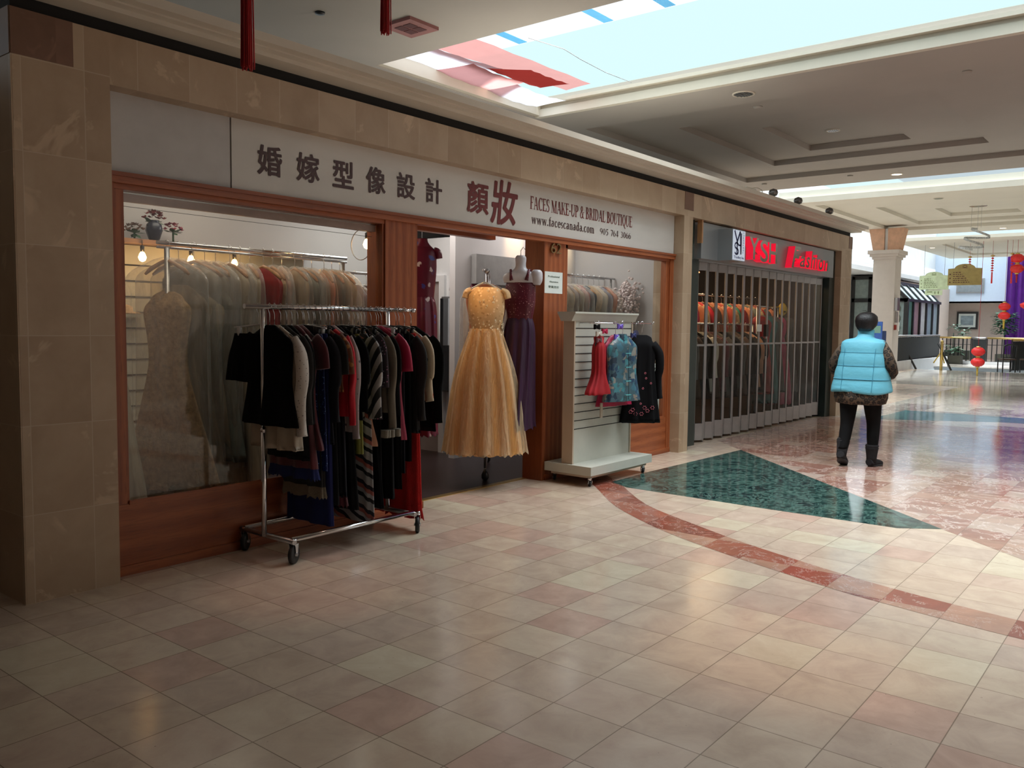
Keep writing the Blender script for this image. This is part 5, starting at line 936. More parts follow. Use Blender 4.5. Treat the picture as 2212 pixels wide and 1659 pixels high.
for x, y, m, l, zh in ((12.65, 5.25, 'redg', 'dark red long dress inside the folding gate', .45), (12.9, 5.25, 'cyanb', 'teal long dress left of the pink gown', .3), (13.15, 5.25, 'greyc', 'grey long dress beside the pink gown', .45)): garment(l, 'dress', x, y, 1.75, m, zh, .2, .26, 'dress', ang=VA+.3, thick=.07, seed=int(x*10))
rail(12.5, 13.4, 5.25, 1.78, 'short rail of long dresses behind the right gate leaves')
g_ = gown(13.6, 5.35, 'hot pink evening gown behind the right end of the folding gate', 1.62, 1.3, .22, .15, .12, .26, 'pinkg', 'pinkg', VA, seed=22)
MB().tube([(13.6, 5.35, .01), (13.6, 5.35, 1.6)], .012, 8).lathe([(.15, .005), (.14, .02), (.02, .03)], (13.6, 5.35, 0), 16).build('stand_pole', 'steel', g_)
g_ = gown(14.0, 5.35, 'grey sheer evening gown at the far right behind the gate', 1.62, 1.3, .4, .14, .11, .2, 'greyc', 'greyc', VA, seed=23)
MB().tube([(14.0, 5.35, .01), (14.0, 5.35, 1.6)], .012, 8).lathe([(.15, .005), (.14, .02), (.02, .03)], (14.0, 5.35, 0), 16).build('stand_pole', 'steel', g_)
t = thing('yellow_mask', (13.55, 5.25, 1.62), 'yellow face-shaped tag above the pink gown', 'mask'); MB().lathe([(.001, -.02), (.07, -.015), (.09, 0), (.07, .02), (.001, .03)], (0, 0, 0), 18).build('mask', mat('yellow_foam', (.6, .42, .04), .6), t)
o = t.children[0]; o.matrix_parent_inverse = Matrix.Identity(4); o.rotation_euler = (PI/2, 0, VA); o.scale = (.85, 1.2, 1); o.location = (0, 0, .13)
MB().box(-.04, -.015, -.04, -.02, .015, .035).box(.015, .045, -.04, -.02, .03, .05).box(-.03, .03, -.04, -.02, -.04, -.02).build('face_marks', 'blackp').parent = o
b = MB(); 
for k in range(24): b.box(10.0+.14*k, 10.02+.14*k, 6.58, 6.60, 2.36, 2.38)
o = b.build('fairy_lights', glow('orange_fairy_light', (1, .25, .08), 5)); tag(o, 'row of small orange lights above the upper rail', 'lights'); o['kind'] = 'stuff'
# ------------------------------------------------------------------ the walking woman
pw = thing('person', (9.32, 2.72, 0), 'person walking away in a light blue quilted vest, leopard blouse, black trousers and boots', 'person')
px_, py_ = 9.32, 2.735
def skinned(name, joints, bones, m, parent, sub=2, smooth=True):
    me = bpy.data.meshes.new(name); me.from_pydata([j[0] for j in joints], bones, []); o = bpy.data.objects.new(name, me); COL.objects.link(o); me.materials.append(M[m])
    sk = o.modifiers.new('skin', 'SKIN'); sk.use_smooth_shade = True
    for v, j in zip(me.skin_vertices[0].data, joints): v.radius = j[1] if isinstance(j[1], tuple) else (j[1], j[1]); v.use_root = False
    me.skin_vertices[0].data[0].use_root = True
    s = o.modifiers.new('sub', 'SUBSURF'); s.levels = sub; s.render_levels = sub
    if parent: attach(o, parent)
    return o
def J(dx, dy, z, r): return ((px_+dx, py_+dy, z), r)
joints = [J(0, 0, .90, (.14, .11)), J(.02, 0, 1.05, (.13, .10)), J(.05, 0, 1.2, (.12, .09)), J(.06, 0, 1.29, (.09, .06)), J(.09, 0, 1.39, (.05, .05)), J(.11, 0, 1.46, (.055, .055)), J(.125, 0, 1.54, (.075, .085)), J(.12, 0, 1.60, (.05, .055)),
          J(.055, .15, 1.28, .045), J(.03, .245, 1.19, .045), J(.02, .29, 1.06, .04), J(.14, .26, .98, .034), J(.24, .2, .97, .028), J(.29, .17, .97, (.03, .018)),
          J(.055, -.15, 1.28, .045), J(.03, -.245, 1.19, .045), J(.02, -.29, 1.06, .04), J(.14, -.26, .98, .034), J(.24, -.2, .97, .028), J(.29, -.17, .97, (.03, .018)),
          J(0, .10, .82, .085), J(-.01, .115, .62, .07), J(-.02, .12, .46, .055), J(-.08, .125, .26, .05), J(-.14, .13, .13, .036), J(-.10, .13, .10, .02), J(-.06, .13, .07, .02),
          J(0, -.10, .82, .085), J(.06, -.11, .62, .07), J(.10, -.115, .46, .055), J(.09, -.115, .26, .05), J(.08, -.12, .10, .03), J(.14, -.13, .05, .02), J(.20, -.14, .04, .018)]
bones = [(0, 1), (1, 2), (2, 3), (3, 4), (4, 5), (5, 6), (6, 7), (3, 8), (8, 9), (9, 10), (10, 11), (11, 12), (12, 13), (3, 14), (14, 15), (15, 16), (16, 17), (17, 18), (18, 19), (0, 20), (20, 21), (21, 22), (22, 23), (23, 24), (24, 25), (25, 26), (0, 27), (27, 28), (28, 29), (29, 30), (30, 31), (31, 32), (32, 33)]
for s, i0 in ((1, 13), (-1, 19)):
    base = joints[i0][0]
    for k, (dx, dz, dy) in enumerate(((.055, .02, .0), (.06, .008, -.01), (.055, -.006, -.016), (.045, -.018, -.02))):
        n0 = len(joints); j1 = (base[0]+.02, base[1]-s*(dy*.5-.0), base[2]+dz*.8)
        joints += [(j1, .009), ((base[0]+dx, base[1]-s*.012, base[2]+dz), .0085), ((base[0]+dx-.005, base[1]-s*.035, base[2]+dz-.004), .0075)]; bones += [(i0, n0), (n0, n0+1), (n0+1, n0+2)]
    n0 = len(joints); joints += [((base[0]+.005, base[1]-s*.02, base[2]+.03), .010), ((base[0]+.025, base[1]-s*.035, base[2]+.045), .009)]; bones += [(i0, n0), (n0, n0+1)]
skinned('body', joints, bones, 'skin', pw)
def cring(cx, cy, z, rx, ry, n=40, f=None):
    out = []
    for j in range(n):
        a = 2*PI*j/n; k = f(a) if f else 0; out.append((px_+cx+(rx+k)*math.cos(a), py_+cy+(ry+k)*math.sin(a), z))
    return out
# trousers
def limb(rows, n=20): return [[(px_+cx+r1*math.cos(2*PI*j/n), py_+cy+r2*math.sin(2*PI*j/n), z) for j in range(n)] for cx, cy, z, r1, r2 in rows]
b = MB(); b.grid(limb(lerp_rows([(0, .085, .95, .13, .13), (0, .10, .84, .125, .115), (-.005, .115, .70, .10, .095), (-.01, .118, .56, .085, .08), (-.025, .12, .45, .072, .068), (-.07, .125, .30, .068, .06), (-.115, .13, .19, .055, .05)], 3)), 0, True, (True, True))
b.grid(limb(lerp_rows([(0, -.085, .95, .13, .13), (.01, -.10, .84, .125, .115), (.05, -.108, .70, .10, .095), (.08, -.112, .56, .085, .08), (.10, -.115, .45, .072, .068), (.09, -.117, .30, .068, .06), (.085, -.12, .19, .055, .05)], 3)), 0, True, (True, True)); b.build('trousers', 'crepe', pw)
# boots
M['suede'] = mat('black_suede', (.013, .012, .014), .95, bmp=.4, bs=40); M['sole'] = mat('dark_rubber_sole', (.03, .03, .032), .7)
def boot(x, y, z, pitch, yaw):
    b = MB(); rows = []
    for cx, cz, rx, rz, ry in ((-.075, .05, .03, .035, .035), (-.05, .045, .05, .05, .042), (0, .04, .05, .05, .045), (.06, .035, .05, .042, .05), (.12, .03, .04, .032, .048), (.165, .024, .02, .024, .03)): rows.append([(cx, ry*math.cos(2*PI*j/16), max(.012, cz+rz*math.sin(2*PI*j/16))) for j in range(16)])
    b.grid(rows, 0, True, (True, True)); b.grid([[(-.02+r*1.05*math.cos(2*PI*j/18)+.0, r*math.sin(2*PI*j/18), zz) for j in range(18)] for r, zz in ((.05, .05), (.052, .10), (.058, .15), (.064, .19), (.068, .20), (.06, .205), (.068, .215), (.062, .235), (.054, .235))], 0, True, (True, True))
    s_ = MB(); s_.grid([[(x_*k, y_*k, zz) for x_, y_ in [(.055+.12*math.cos(2*PI*j/24), .05*math.sin(2*PI*j/24)*(1+.15*math.cos(2*PI*j/24))) for j in range(24)]] for k, zz in ((1, 0), (1.03, .012), (.98, .022))], 0, True, (True, True))
    Mx = Matrix.Translation((x, y, z)) @ Matrix.Rotation(yaw, 4, 'Z') @ Matrix.Translation((.15, 0, 0)) @ Matrix.Rotation(pitch, 4, 'Y') @ Matrix.Translation((-.15, 0, 0))
    for q in (b, s_): q.v = [tuple(Mx @ Vector(v)) for v in q.v]
    o = b.build('boot', 'suede', pw); s_.build('sole', 'sole').parent = o
boot(px_-.155, py_+.13, 0.0, math.radians(24), .08); boot(px_+.10, py_-.12, 0.0, 0, -.25)
# blouse : hem below the vest, sleeves
M['leo'] = leopard('leopard_print', (.20, .13, .08), (.012, .01, .009), 26)
b = MB(); hem = lambda a: .012*math.sin(7*a)+.008*math.sin(13*a+1)
b.grid([cring(.02, 0, .98, .12, .2), cring(.01, 0, .90, .15, .245), cring(0, 0, .81, .165, .262, f=hem), cring(-.005, 0, .74, .17, .262, f=hem), cring(-.01, 0, .68, .16, .245, f=hem), cring(-.01, 0, .665, .13, .2, f=hem)], 0, True, (False, False)); b.build('blouse_hem', 'leo', pw)
for s in (1, -1):
    b = MB(); b.tube([(px_+.05, py_+s*.17, 1.30), (px_+.03, py_+s*.235, 1.20), (px_+.0, py_+s*.29, 1.08), (px_+.06, py_+s*.295, 1.01), (px_+.16, py_+s*.26, .975), (px_+.24, py_+s*.2, .965)], [.055, .06, .06, .055, .045, .035], 16); b.build('sleeve', 'leo', pw)
# vest
M['vest'] = mat('light_blue_nylon', (.15, .50, .64), .5, var=.05, scale=3, bmp=.5, bs=9, bst=(1, 1, 1.6), spec=.3); M['vestseam'] = mat('blue_seam', (.05, .26, .38), .7)
rows = []; prof = lerp_rows([(.085, 1.405, .062, .075), (.075, 1.375, .075, .10), (.06, 1.352, .105, .19), (.055, 1.31, .125, .215), (.05, 1.22, .15, .225), (.04, 1.10, .165, .245), (.03, .98, .175, .268), (.02, .84, .19, .292), (.02, .80, .195, .300), (.02, .788, .19, .292)], 5)
for cx, z, rx, ry in prof:
    puff = .010*abs(math.sin((z-.79)/.14*PI))**.5 if z < 1.36 else 0
    rows.append([(px_+cx+(rx+puff)*math.copysign(abs(math.cos(a))**.8, math.cos(a)), py_+(ry+puff)*math.copysign(abs(math.sin(a))**.8, math.sin(a)), z+(.012*math.sin(a*3) if z < .83 else 0)+(-.012*abs(math.sin(a)) if z > 1.33 else 0)) for a in [2*PI*j/56 for j in range(56)]])
v = MB().grid(rows, 0, True, (True, True)).build('vest', 'vest', pw)
MB().grid([cring(.10, 0, 1.375, .07, .085), cring(.105, 0, 1.41, .068, .082), cring(.11, 0, 1.445, .072, .085), cring(.11, 0, 1.45, .064, .078), cring(.105, 0, 1.40, .058, .07)], 0).build('collar', 'vest').parent = v
b = MB()
for z in (.93, 1.07, 1.21):
    k = min(prof, key=lambda q: abs(q[1]-z)); b.tube([(px_+k[0]-(k[2]+.007)*abs(math.cos(a))**.8, py_+(k[3]+.006)*math.copysign(abs(math.sin(a))**.8, math.sin(a)), z) for a in [PI*(.5+j/24)-PI*0 for j in range(25)]], .0035, 6)
for s in (-1, 1): b.tube([(px_+k_[0]-(k_[2]+.012)*(1-(.155/k_[3])**2.5)**.4, py_+s*.155, k_[1]) for k_ in prof[18:-6]], .003, 6)
b.build('seams', 'vestseam').parent = v
# hair
b = MB(); rows = []; n = 32
for i, (z, rx, ry, cx) in enumerate(lerp_rows([(1.435, .05, .055, .07), (1.46, .078, .082, .078), (1.50, .104, .106, .095), (1.55, .114, .112, .102), (1.59, .106, .102, .108), (1.62, .075, .072, .11), (1.635, .035, .035, .11), (1.637, .004, .004, .11)], 3)):
    rows.append([(px_+cx+min((rx+.003*math.sin(17*a+i))*math.cos(a), .05 if z < 1.56 else 1), py_+(ry+.003*math.sin(13*a-i))*math.sin(a), z) for a in [2*PI*j/n for j in range(n)]])
h = b.grid(rows, 0, True, (True, True)).build('hair', 'hair', pw)
MB().tube([(px_+.1, py_-.01, 1.63), (px_+.08, py_+.01, 1.655), (px_+.05, py_+.03, 1.65)], .002, 5).tube([(px_+.12, py_+.0, 1.63), (px_+.1, py_-.02, 1.652), (px_+.08, py_-.03, 1.645)], .002, 5).build('stray_hair', 'hair').parent = h
# face
b = MB(); b.lathe([(.001, -.02), (.012, -.008), (.010, .008), (.004, .022)], (px_+.205, py_, 1.525), 10); b.build('nose', 'skin', pw)
for s in (-1, 1):
    MB().lathe([(.001, -.011), (.009, -.006), (.0115, 0), (.009, .006), (.001, .011)], (px_+.188, py_+s*.032, 1.545), 12).build('eye', 'satinw', pw); MB().lathe([(.001, -.028), (.008, -.018), (.012, 0), (.009, .02), (.001, .026)], (px_+.115, py_+s*.088, 1.53), 10).build('ear', 'skin', pw)
MB().tube([(px_+.19, py_-.024, 1.487), (px_+.2, py_, 1.485), (px_+.19, py_+.024, 1.487)], [.002, .006, .002], 8).build('mouth', mat('lip', (.35, .08, .07), .5), pw)
# ------------------------------------------------------------------ far end : column, greenhouse shop, atrium
t = thing('column', (24.9, 6.8, 0), 'square white column with stepped capital in front of the atrium', 'column')
M['colw'] = mat('warm_white_column', (.64, .58, .53), .7, var=.03)
MB().box(24.8, 25.4, 6.5, 7.08, 0, 3.36).build('shaft', 'colw', t); MB().box(24.76, 25.44, 6.47, 7.11, 3.36, 3.43).box(24.7, 25.5, 6.42, 7.16, 3.43, 3.5).box(24.65, 25.55, 6.38, 7.20, 3.5, 3.6).build('capital', 'colw', t)
for a, c in ((6.83, 7.12), (6.45, 6.74)):
    s = 1 if a > 6.8 else -1; MB().prism([(a if s < 0 else a, 3.6), (c, 3.6), (c+(.12 if s > 0 else 0), 4.2), (a-(.12 if s < 0 else 0), 4.2)], 24.85, 25.3, ax='x').build('capital_flare', mat('peach_flare', (.70, .42, .28), .7), t)
MB().box(24.9, 25.3, 6.745, 6.825, 3.6, 4.2).build('capital_core', 'white', t)
t = thing('payphone_box', (24.78, 6.5, 1.8), 'grey keypad box on the side of the white column', 'box'); MB().box(24.85, 25.1, 6.42, 6.5, 1.95, 2.3).build('case', 'steel', t); MB().box(24.95, 25.03, 6.44, 6.5, 1.62, 1.92).build('bracket', 'steel', t)
tag(box('fire_call_point', mat('dark_red_plastic', (.3, .03, .02), .5), (24.9, 25.0, 6.45, 6.5, 1.42, 1.56)), 'small red call point on the white column', 'alarm')
t = thing('ticket_kiosk', (21.3, 5.8, 0), 'blue screen kiosk half hidden behind the person', 'kiosk'); MB().box(21.2, 21.6, 5.80, 6.2, 0, 1.4).build('cabinet', mat('blue_kiosk', (.03, .08, .28), .4), t); MB().box(21.15, 21.2, 5.78, 6.2, 1.05, 1.62).build('screen_panel', mat('blue_panel', (.06, .16, .55), .3, emis=(.1, .3, 1), es=.05), t); MB().box(21.14, 21.15, 5.81, 6.12, 1.35, 1.52).build('screen', glow('screen_glow', (.35, .6, .45), .35), t)
# greenhouse fronted shop
t = thing('greenhouse_front', (33.0, 8.3, 0), 'dark-framed greenhouse shop front with sloping glass roof by the railing', 'shop front')
b = MB().box(33.0, 33.12, 8.2, 10.15, 2.42, 2.56).box(33, 33.12, 10.05, 10.15, 0, 3.36).box(33, 33.12, 9.42, 9.56, 0, 3.36).box(33, 33.12, 8.15, 8.30, 0, 2.56).box(33.0, 33.12, 9.42, 10.15, 3.26, 3.4)
b.prism([(9.42, 3.36), (9.42, 3.22), (8.8, 3.05), (8.2, 2.42), (8.15, 2.56), (8.78, 3.2)], 33.0, 33.12, ax='x'); b.build('front_frame', 'darkframe', t)
MB().box(33.05, 33.07, 8.3, 10.05, 0, 2.42).box(33.05, 33.07, 9.56, 10.05, 2.56, 3.26).prism([(9.42, 2.56), (8.35, 2.56), (8.82, 3.04), (9.42, 3.22)], 33.05, 33.07, ax='x').build('front_glass', mat('grey_green_glass_front', (.26, .32, .31), .15), t)
for i in range(5): MB().lathe([(.17, -.01), (.17, .01)], (0, 0, 0), 20).build('round_decal', 'darkleaf' if 0 else mat('olive_grey_decal', (.10, .105, .08), .5) if i == 0 else bpy.data.materials['olive_grey_decal'], t); 
for k, c in enumerate([o for o in t.children if o.name.startswith('round_decal')]): c.matrix_parent_inverse = Matrix.Identity(4); c.rotation_euler = (0, PI/2, 0); c.location = (.03, .27, 2.19-.35*k)
MB().box(32.98, 33.0, 8.42, 8.72, 1.36, 1.68).box(32.98, 33.0, 8.42, 8.6, .72, .79).build('taped_paper', 'paper', t)
for i in range(6):
    x = 33.3+1.0*i; MB().box(x, x+.13, 8.28, 8.42, 0, 2.52).prism([(8.28, 2.46), (8.28, 2.56), (8.85, 3.2), (8.95, 3.2), (8.95, 3.1)], x, x+.13, ax='x').build('mullion', 'darkframe', t)
MB().box(33.0, 38.6, 8.26, 8.44, 2.46, 2.56).box(33, 38.6, 8.8, 8.95, 3.1, 3.22).build('eave_rail', 'darkframe', t)
for i, m in enumerate(('greenglass', 'pinkglass', 'paper', 'greenglass', 'greenglass')): MB().box(33.43+i, 34.3+i, 8.34, 8.36, .3, 2.46).build('glazing', [mat('teal_poster', (.13, .3, .28), .4), mat('rose_poster', (.38, .25, .3), .4), mat('white_poster', (.5, .52, .56), .4), mat('grey_blue_glass', (.2, .27, .33), .3), mat('grey_blue_glass2', (.22, .28, .33), .3)][i], t)
for i in range(5): MB().grid([[(33.43+i, 8.33, 2.52), (34.3+i, 8.33, 2.52)], [(33.43+i, 8.88, 3.15), (34.3+i, 8.88, 3.15)]], 0, False, sm=False).build('roof_glazing', mat('pale_roof_glass', (.6, .72, .76), .2) if i == 0 else bpy.data.materials['pale_roof_glass'], t)
struct('wall_greenhouse_shop', MB().box(33.2, 46, 9.5, 10.2, 0, 3.4), 'beigewall')
# balustrade around the opening
M['railcloth'] = mat('black_mesh_banner', (.02, .024, .026), .8)
def railing(x0, y0, x1, y1, label, panel=True, z0=.12, zt=1.10, cap='steel', nb=None):
    t = thing('railing', ((x0+x1)/2, (y0+y1)/2, 0), label, 'railing', 'atrium railings'); d = Vector((x1-x0, y1-y0, 0)); L_ = d.length; d.normalize(); n = nb or int(L_/.35)
    MB().tube([(x0, y0, zt), (x1, y1, zt)], .04, 8).build('handrail', cap, t); MB().tube([(x0, y0, z0), (x1, y1, z0)], .02, 6).build('bottom_rail', 'blackp', t); MB().tube([(x0, y0, zt-.28), (x1, y1, zt-.28)], .012, 6).build('mid_rail', 'blackp', t)
    for k in range(n+1): p = Vector((x0, y0, 0))+d*(L_*k/n); MB().box(p.x-.018, p.x+.018, p.y-.018, p.y+.018, .0, zt).build('baluster', 'blackp', t)
    if panel: a, b_ = panel; p, q = Vector((x0, y0, 0))+d*L_*a, Vector((x0, y0, 0))+d*L_*b_; MB().grid([[(p.x-.03, p.y-.03, z0+.02), (q.x-.03, q.y-.03, z0+.02)], [(p.x-.03, p.y-.03, zt-.05), (q.x-.03, q.y-.03, zt-.05)]], 0, False, sm=False).build('mesh_banner', 'railcloth', t)
    return t
railing(30.9, 8.0, 38.7, 8.3, 'black railing with mesh banner beside the greenhouse shop', (0, .99), z0=.34, zt=1.19)
railing(40, 8.6, 40, 7.35, 'open black railing section with ornamental balusters behind the sawhorse', None, cap='brass', nb=8); railing(40, 7.3, 40, 6.8, 'short railing section with a dark banner, between two open sections', (0, 1)); railing(40, 6.75, 40, 4.2, 'long brass-capped railing behind the lanterns', None, cap='brass', nb=14)
railing(34.2, 5.0, 36.5, 3.8, 'black banner-covered railing behind the dark chairs', (0, 1), z0=.05, cap='brass')
struct('wall_side_curb', MB().box(30.95, 38.8, 7.98, 8.06, -.1, .33).box(30.95, 31.1, 7.98, 8.28, 0, .33), 'white')
struct('wall_stair_curb', MB().box(33.2, 33.35, 4.2, 5.0, 0, .01).box(39.9, 40.1, 4.2, 8.7, -3, .12).box(33.2, 46, 8.7, 9.5, -.02, .1), 'white')
struct('floor_lower_landing', MB().box(33.35, 40, 4.2, 8.7, -1.62, -1.6), 'white')
for i, (x0, y0, x1, y1, l) in enumerate(((33.0, 8.30, 33.1, 7.82, 'left sloping stair handrail'), (33.1, 7.12, 33.15, 6.68, 'right sloping stair handrail beside the sawhorse'))):
    tag(MB().tube([(x0, y0, .95), (x1, y1, .0)], .035, 8).build('stair_handrail', 'darkframe'), l, 'handrail')
t = thing('wet_floor_stand', (33.1, 7.1, 0), 'yellow A-shaped barrier stand at the stair head', 'barrier'); M['yel'] = mat('yellow_plastic', (.6, .42, .05), .5)
MB().tube([(33.1, 7.0, 0), (33.1, 7.0, .95)], .05, 8).lathe([(.05, .95), (.06, 1.0), (.03, 1.06), (.005, 1.07)], (33.1, 7.0, 0), 12).build('post', 'brass', t); MB().tube([(33.1, 7.25, .25), (33.1, 7.0, .68), (33.1, 6.9, .25)], .025, 6).build('brace', 'yel', t)
# plants, picture, window, curtain
def plant(x, y, z0, h, r, label, pot=True, n=90, seed=1, lf=.16, name='potted_plant', low=.35):
    t = thing(name, (x, y, z0), label, 'plant'); rnd = random.Random(seed); b = MB()
    for k in range(n):
        a, e = rnd.random()*6.28, rnd.random(); rr = r*math.sqrt(rnd.random()); zz = z0+h*(low+(1-low)*e); c = Vector((x+rr*math.cos(a), y+rr*math.sin(a), zz)); d = Vector((math.cos(a), math.sin(a), rnd.uniform(-.6, .4))).normalized()*lf; s_ = d.cross(Vector((0, 0, 1))).normalized()*lf*.3
        b.face([c, c+d*.5+s_, c+d, c+d*.5-s_])
    b.build('foliage', 'leaf', t); MB().tube([(x, y, z0), (x, y, z0+h*.7)], .02, 6).build('stem', 'darkleaf', t)
    if pot: MB().box(x-.25, x+.25, y-.3, y+.3, z0-.35, z0+.05).build('pot', mat('olive_planter', (.05, .05, .035), .7), t)
    return t
plant(44, 6.75, .3, 1.95, .48, 'large leafy green tree in front of the pink wall', n=520, seed=2, lf=.2, name='indoor_tree', low=.5); plant(40.6, 8.15, .5, 1.15, .22, 'thin spiky plant behind the railing, left', n=40, seed=3, lf=.18, low=.8); plant(40.8, 7.8, .5, 1.0, .22, 'spiky plant behind the railing, right of the thin one', n=90, seed=4, lf=.16, low=.7); plant(39.6, 7.9, .3, .45, .28, 'dark plant in an olive box planter below the railing', n=70, seed=5, lf=.22)
struct('floor_ledge', MB().box(39.3, 41.3, 7.4, 8.4, -.1, 0), 'white')
t = thing('framed_picture', (46.9, 8.6, 1.6), 'dark-framed grey landscape picture on the pink wall', 'picture'); 
MB().box(46.88, 46.98, 8.38, 9.30, 1.46, 2.32).build('frame', 'darkframe', t); MB().box(46.86, 46.88, 8.46, 9.22, 1.56, 2.22).build('mat_board', 'paper', t); MB().box(46.85, 46.86, 8.56, 9.12, 1.66, 2.12).build('print', mat('grey_landscape_print', (.30, .38, .42), .6, var=.35, scale=3, st=(1, 1, 3)), t)
t = thing('upper_window', (45.95, 8.5, 3.25), 'small upper window in the white atrium wall behind the gold sign', 'window'); MB().box(45.94, 46.0, 8.0, 9.2, 3.2, 3.9).build('frame', 'steel', t); MB().box(45.92, 45.94, 8.05, 9.15, 3.25, 3.85).build('pane', mat('window_grey', (.25, .28, .3), .2), t)
b = MB(); rows = [[], []]
for j in range(120): y = 6.9-.045*j; x = 44.8+.12*math.sin(j*.9)+.05*math.sin(j*2.3); rows[0].append((x, y, -.9)); rows[1].append((x, y, 4.9))
tag(b.grid(rows, 0, False).build('stage_curtain', 'purple'), 'tall purple draped curtain at the right picture edge', 'curtain')
def lantern(x, y, zt, label, n=2, s=.17, tail=True, cord=4.2):
    t = thing('paper_lantern', (x, y, zt-n*s*1.6), label, 'lantern', 'red lanterns'); z = zt
    for k in range(n):
        zc = z-s*.8; MB().lathe([(.03, s*.72), (.6*s, s*.66), (.95*s, s*.35), (1.08*s, 0), (.95*s, -s*.35), (.6*s, -s*.66), (.03, -s*.72)], (x, y, zc), 24, rib=.10, ribn=12).build('lantern_body', 'redlit', t)
        MB().lathe([(.35*s, -.02), (.35*s, .04)], (x, y, zc+s*.66), 12).build('lantern_cap', 'brass', t); MB().lathe([(.35*s, -.04), (.3*s, .02)], (x, y, zc-s*.68), 12).build('lantern_cap', 'brass', t); z -= s*1.75
    if tail: MB().tube([(x, y, z+s*.1), (x, y, z-.25)], [.03, .02], 8).build('tassel', 'yel' if tail == 'y' else 'tassel', t)
    MB().tube([(x, y, zt), (x, y, cord)], .006, 5).build('cord', 'tassel', t)
lantern(30, 5.3, .92, 'pair of red lanterns hanging low near the floor by the railing', s=.19, tail='y'); lantern(30, 4.64, 2.30, 'pair of red lanterns hanging beside the purple curtain', s=.16, tail='y'); lantern(30, 4.36, 3.78, 'pair of red lanterns high at the right with a long tassel', s=.18)
def knot(x, y, z, label, L_=.75):
    t = thing('knot_ornament', (x, y, z-L_), label, 'ornament', 'red hanging knot ornaments'); b = MB()
    for k in range(6): zz = z-.08-.075*k; b.lathe([(.002, .035), (.05, 0), (.002, -.035)], (x, y, zz), 6)
    b.build('beads', 'redlit', t); MB().tube([(x, y, z-.5), (x, y, z-L_)], [.02, .025], 8).build('tassel', 'redlit', t); MB().lathe([(.01, 0), (.07, .04), (.02, .07)], (x, y, z-.04), 10).build('cap', 'brass', t); MB().tube([(x, y, z), (x, y, 4.265 if x > 30.4 else 4.2)], .004, 4).build('cord', 'tassel', t)
knot(31, 5.85, 3.80, 'red bead knot ornament above the gold sign'); knot(30, 5.03, 3.74, 'red bead knot ornament right of the gold sign', .85); knot(30, 4.50, 3.78, 'red bead knot ornament beside the high lantern pair', .9)
tag(MB().lathe([(.001, -.12), (.12, -.05), (.14, .04), (.001, .1)], (29.5, 4.03, 2.2), 12).build('paper_flower', 'redlit'), 'red paper flower at the right picture edge', 'flower')
def dirsign(x, y0, y1, z0, z1, m, ink, label, tail=None, rows=6):
    t = thing('directory_sign', (x, (y0+y1)/2, z0), label, 'sign', 'hanging directory signs'); h = z1-z0; c = (y0+y1)/2; w_ = (y1-y0)/2; poly = [(y0, z0), (y1, z0), (y1, z0+h*.78), (c+w_*.62, z0+h*.80)]
    poly += [(c+w_*.6*math.cos(PI*k/12), z0+h*.80+h*.2*math.sin(PI*k/12)) for k in range(1, 12)]+[(c-w_*.62, z0+h*.80), (y0, z0+h*.78)]
    MB().prism(poly, x, x+.05, ax='x').build('board', m, t); b = MB(); rnd = random.Random(7)
    for k in range(rows):
        zz = z0+h*(.12+.56*k/rows); q = y1-w_*.32; e = q-w_*1.05*(.95-.1*k)
        while q > e: l = rnd.uniform(.03, .09); b.box(x-.004, x-.001, max(e, q-l), q, zz, zz+h*.035); q -= l+.022
        if k % 2 == 0: b.box(x-.004, x-.001, y1-w_*.18, y1-w_*.1, zz, zz+h*.05)
    b.box(x-.004, x-.001, c-.07, c+.07, z0+h*.80, z0+h*.82).tube([(x-.003, c+.06*math.cos(a*.5), z0+h*.88+.03*math.sin(a*.5)) for a in range(13)], .006, 5); b.build('printed_lines', ink, t)
    for y in (y0+w_*.3, y1-w_*.3): MB().tube([(x+.02, y, z0+h*.8), (x+.02, y, 4.2)], .006, 5).build('wire', 'steel', t)
    if tail: MB().box(x, x+.04, tail[0], tail[1], tail[2], tail[3]).build('lower_plate', m, t); MB().box(x-.004, x, tail[0]+.1, tail[0]+.13, tail[2]+.04, tail[3]-.04).box(x-.004, x, tail[0]+.2, tail[0]+.23, tail[2]+.04, tail[3]-.04).box(x-.004, x, tail[0]+.3, tail[1]-.06, tail[2]+.09, tail[2]+.12).build('pictogram', ink, t)
dirsign(30, 5.31, 6.27, 2.85, 3.52, mat('gold_sign_board', (.36, .27, .10), .35, .5), 'ventdark', 'gold hanging directory sign with arched top')
dirsign(30.4, 6.33, 7.2, 2.74, 3.32, mat('pale_green_sign_board', (.66, .78, .52), .5), mat('olive_print', (.22, .27, .12), .7), 'pale green hanging directory sign with a small plate below', (6.5, 7.02, 2.56, 2.72))
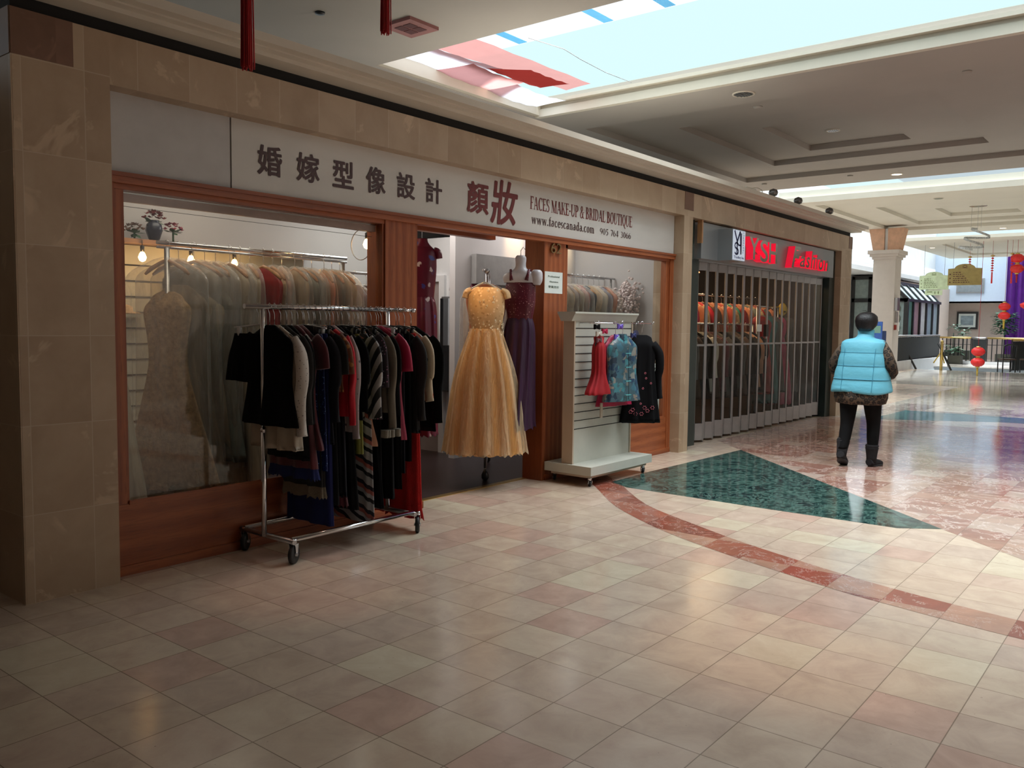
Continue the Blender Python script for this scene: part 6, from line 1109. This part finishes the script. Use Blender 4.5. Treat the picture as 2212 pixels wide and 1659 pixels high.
# chairs by the railing
def chair(x, y, rz, label):
    t = thing('dining_chair', (x, y, 0), label, 'chair', 'dark chairs by the railing'); c, s = math.cos(rz), math.sin(rz)
    P = lambda u, v, z: (x+u*c-v*s, y+u*s+v*c, z)
    for u, v, zt in ((-.2, -.2, .43), (-.2, .2, .43)): MB().tube([P(u, v, 0), P(u, v, zt)], .02, 6).build('leg', 'darkframe', t)
    for v in (-.2, .2): MB().tube([P(.2, v, 0), P(.2, v, .45), P(.26, v, .92)], .02, 6).build('leg', 'darkframe', t)
    q = [(-.22, -.22), (.22, -.22), (.22, .22), (-.22, .22)]; MB().grid([[P(u, v, .43) for u, v in q], [P(u, v, .48) for u, v in q]], 0, True, (True, True), False).build('seat', 'brownc', t)
    b = MB(); b.tube([P(.26, -.21, .90), P(.28, -.1, .96), P(.28, .1, .96), P(.26, .21, .90)], .025, 6)
    for k in range(5): v = -.12+.06*k; b.tube([P(.215, v, .52), P(.275, v, .93)], .009, 5)
    b.tube([P(.215, -.2, .52), P(.215, .2, .52)], .015, 5).build('backrest', 'darkframe', t)
chair(33.3, 5.0, -2.6, 'dark wooden slat-back chair by the railing, leftmost of two'); chair(33.6, 4.35, -2.2, 'dark wooden slat-back chair at the right picture edge')
tag(MB().lathe([(.03, 0), (.22, .01), (.22, .03), (.03, .04), (.03, .70), (.35, .71), (.35, .74), (.01, .745)], (32.6, 4.05, 0), 20).build('cafe_table', 'darkframe'), 'small round dark table at the right picture edge', 'table')
# spiral crystal chandelier
t = thing('chandelier', (22.6, 4.16, 3.3), 'spiral crystal ring chandelier hanging from the cream ceiling tray', 'chandelier')
MB().lathe([(.19, -.07), (.2, 0)], (22.9, 4.2, 4.455), 24).build('canopy', 'chrome', t); M['crystal'] = mat('crystal_band', (.55, .58, .58), .15, .6, .4, 40, bmp=.8, bs=60)
b = MB(); n = 90; ra, rb = [], []
for k in range(n+1):
    a = k/n*5*PI; r = .15+.17*k/n; z = 3.86-.52*k/n+.05*math.sin(a); x, y = 22.6+r*math.cos(a), 4.16+r*math.sin(a)-.1*math.sin(k/n*PI*2); ra.append((x, y, z)); rb.append((x, y, z-.05))
b.grid([ra, rb], 0, False); b.grid([[(p[0]*.997+.003*22.6, p[1], p[2]) for p in ra], [(p[0], p[1]+.012, p[2]) for p in rb]], 0, False); o_ = b.build('spiral_band', 'crystal', t)
for a in range(3): MB().tube([(22.6+.12*math.cos(a*2.1), 4.16+.12*math.sin(a*2.1), 3.84), (22.6+.12*math.cos(a*2.1), 4.16+.12*math.sin(a*2.1), 4.40)], .003, 4).build('wire', 'steel', t)
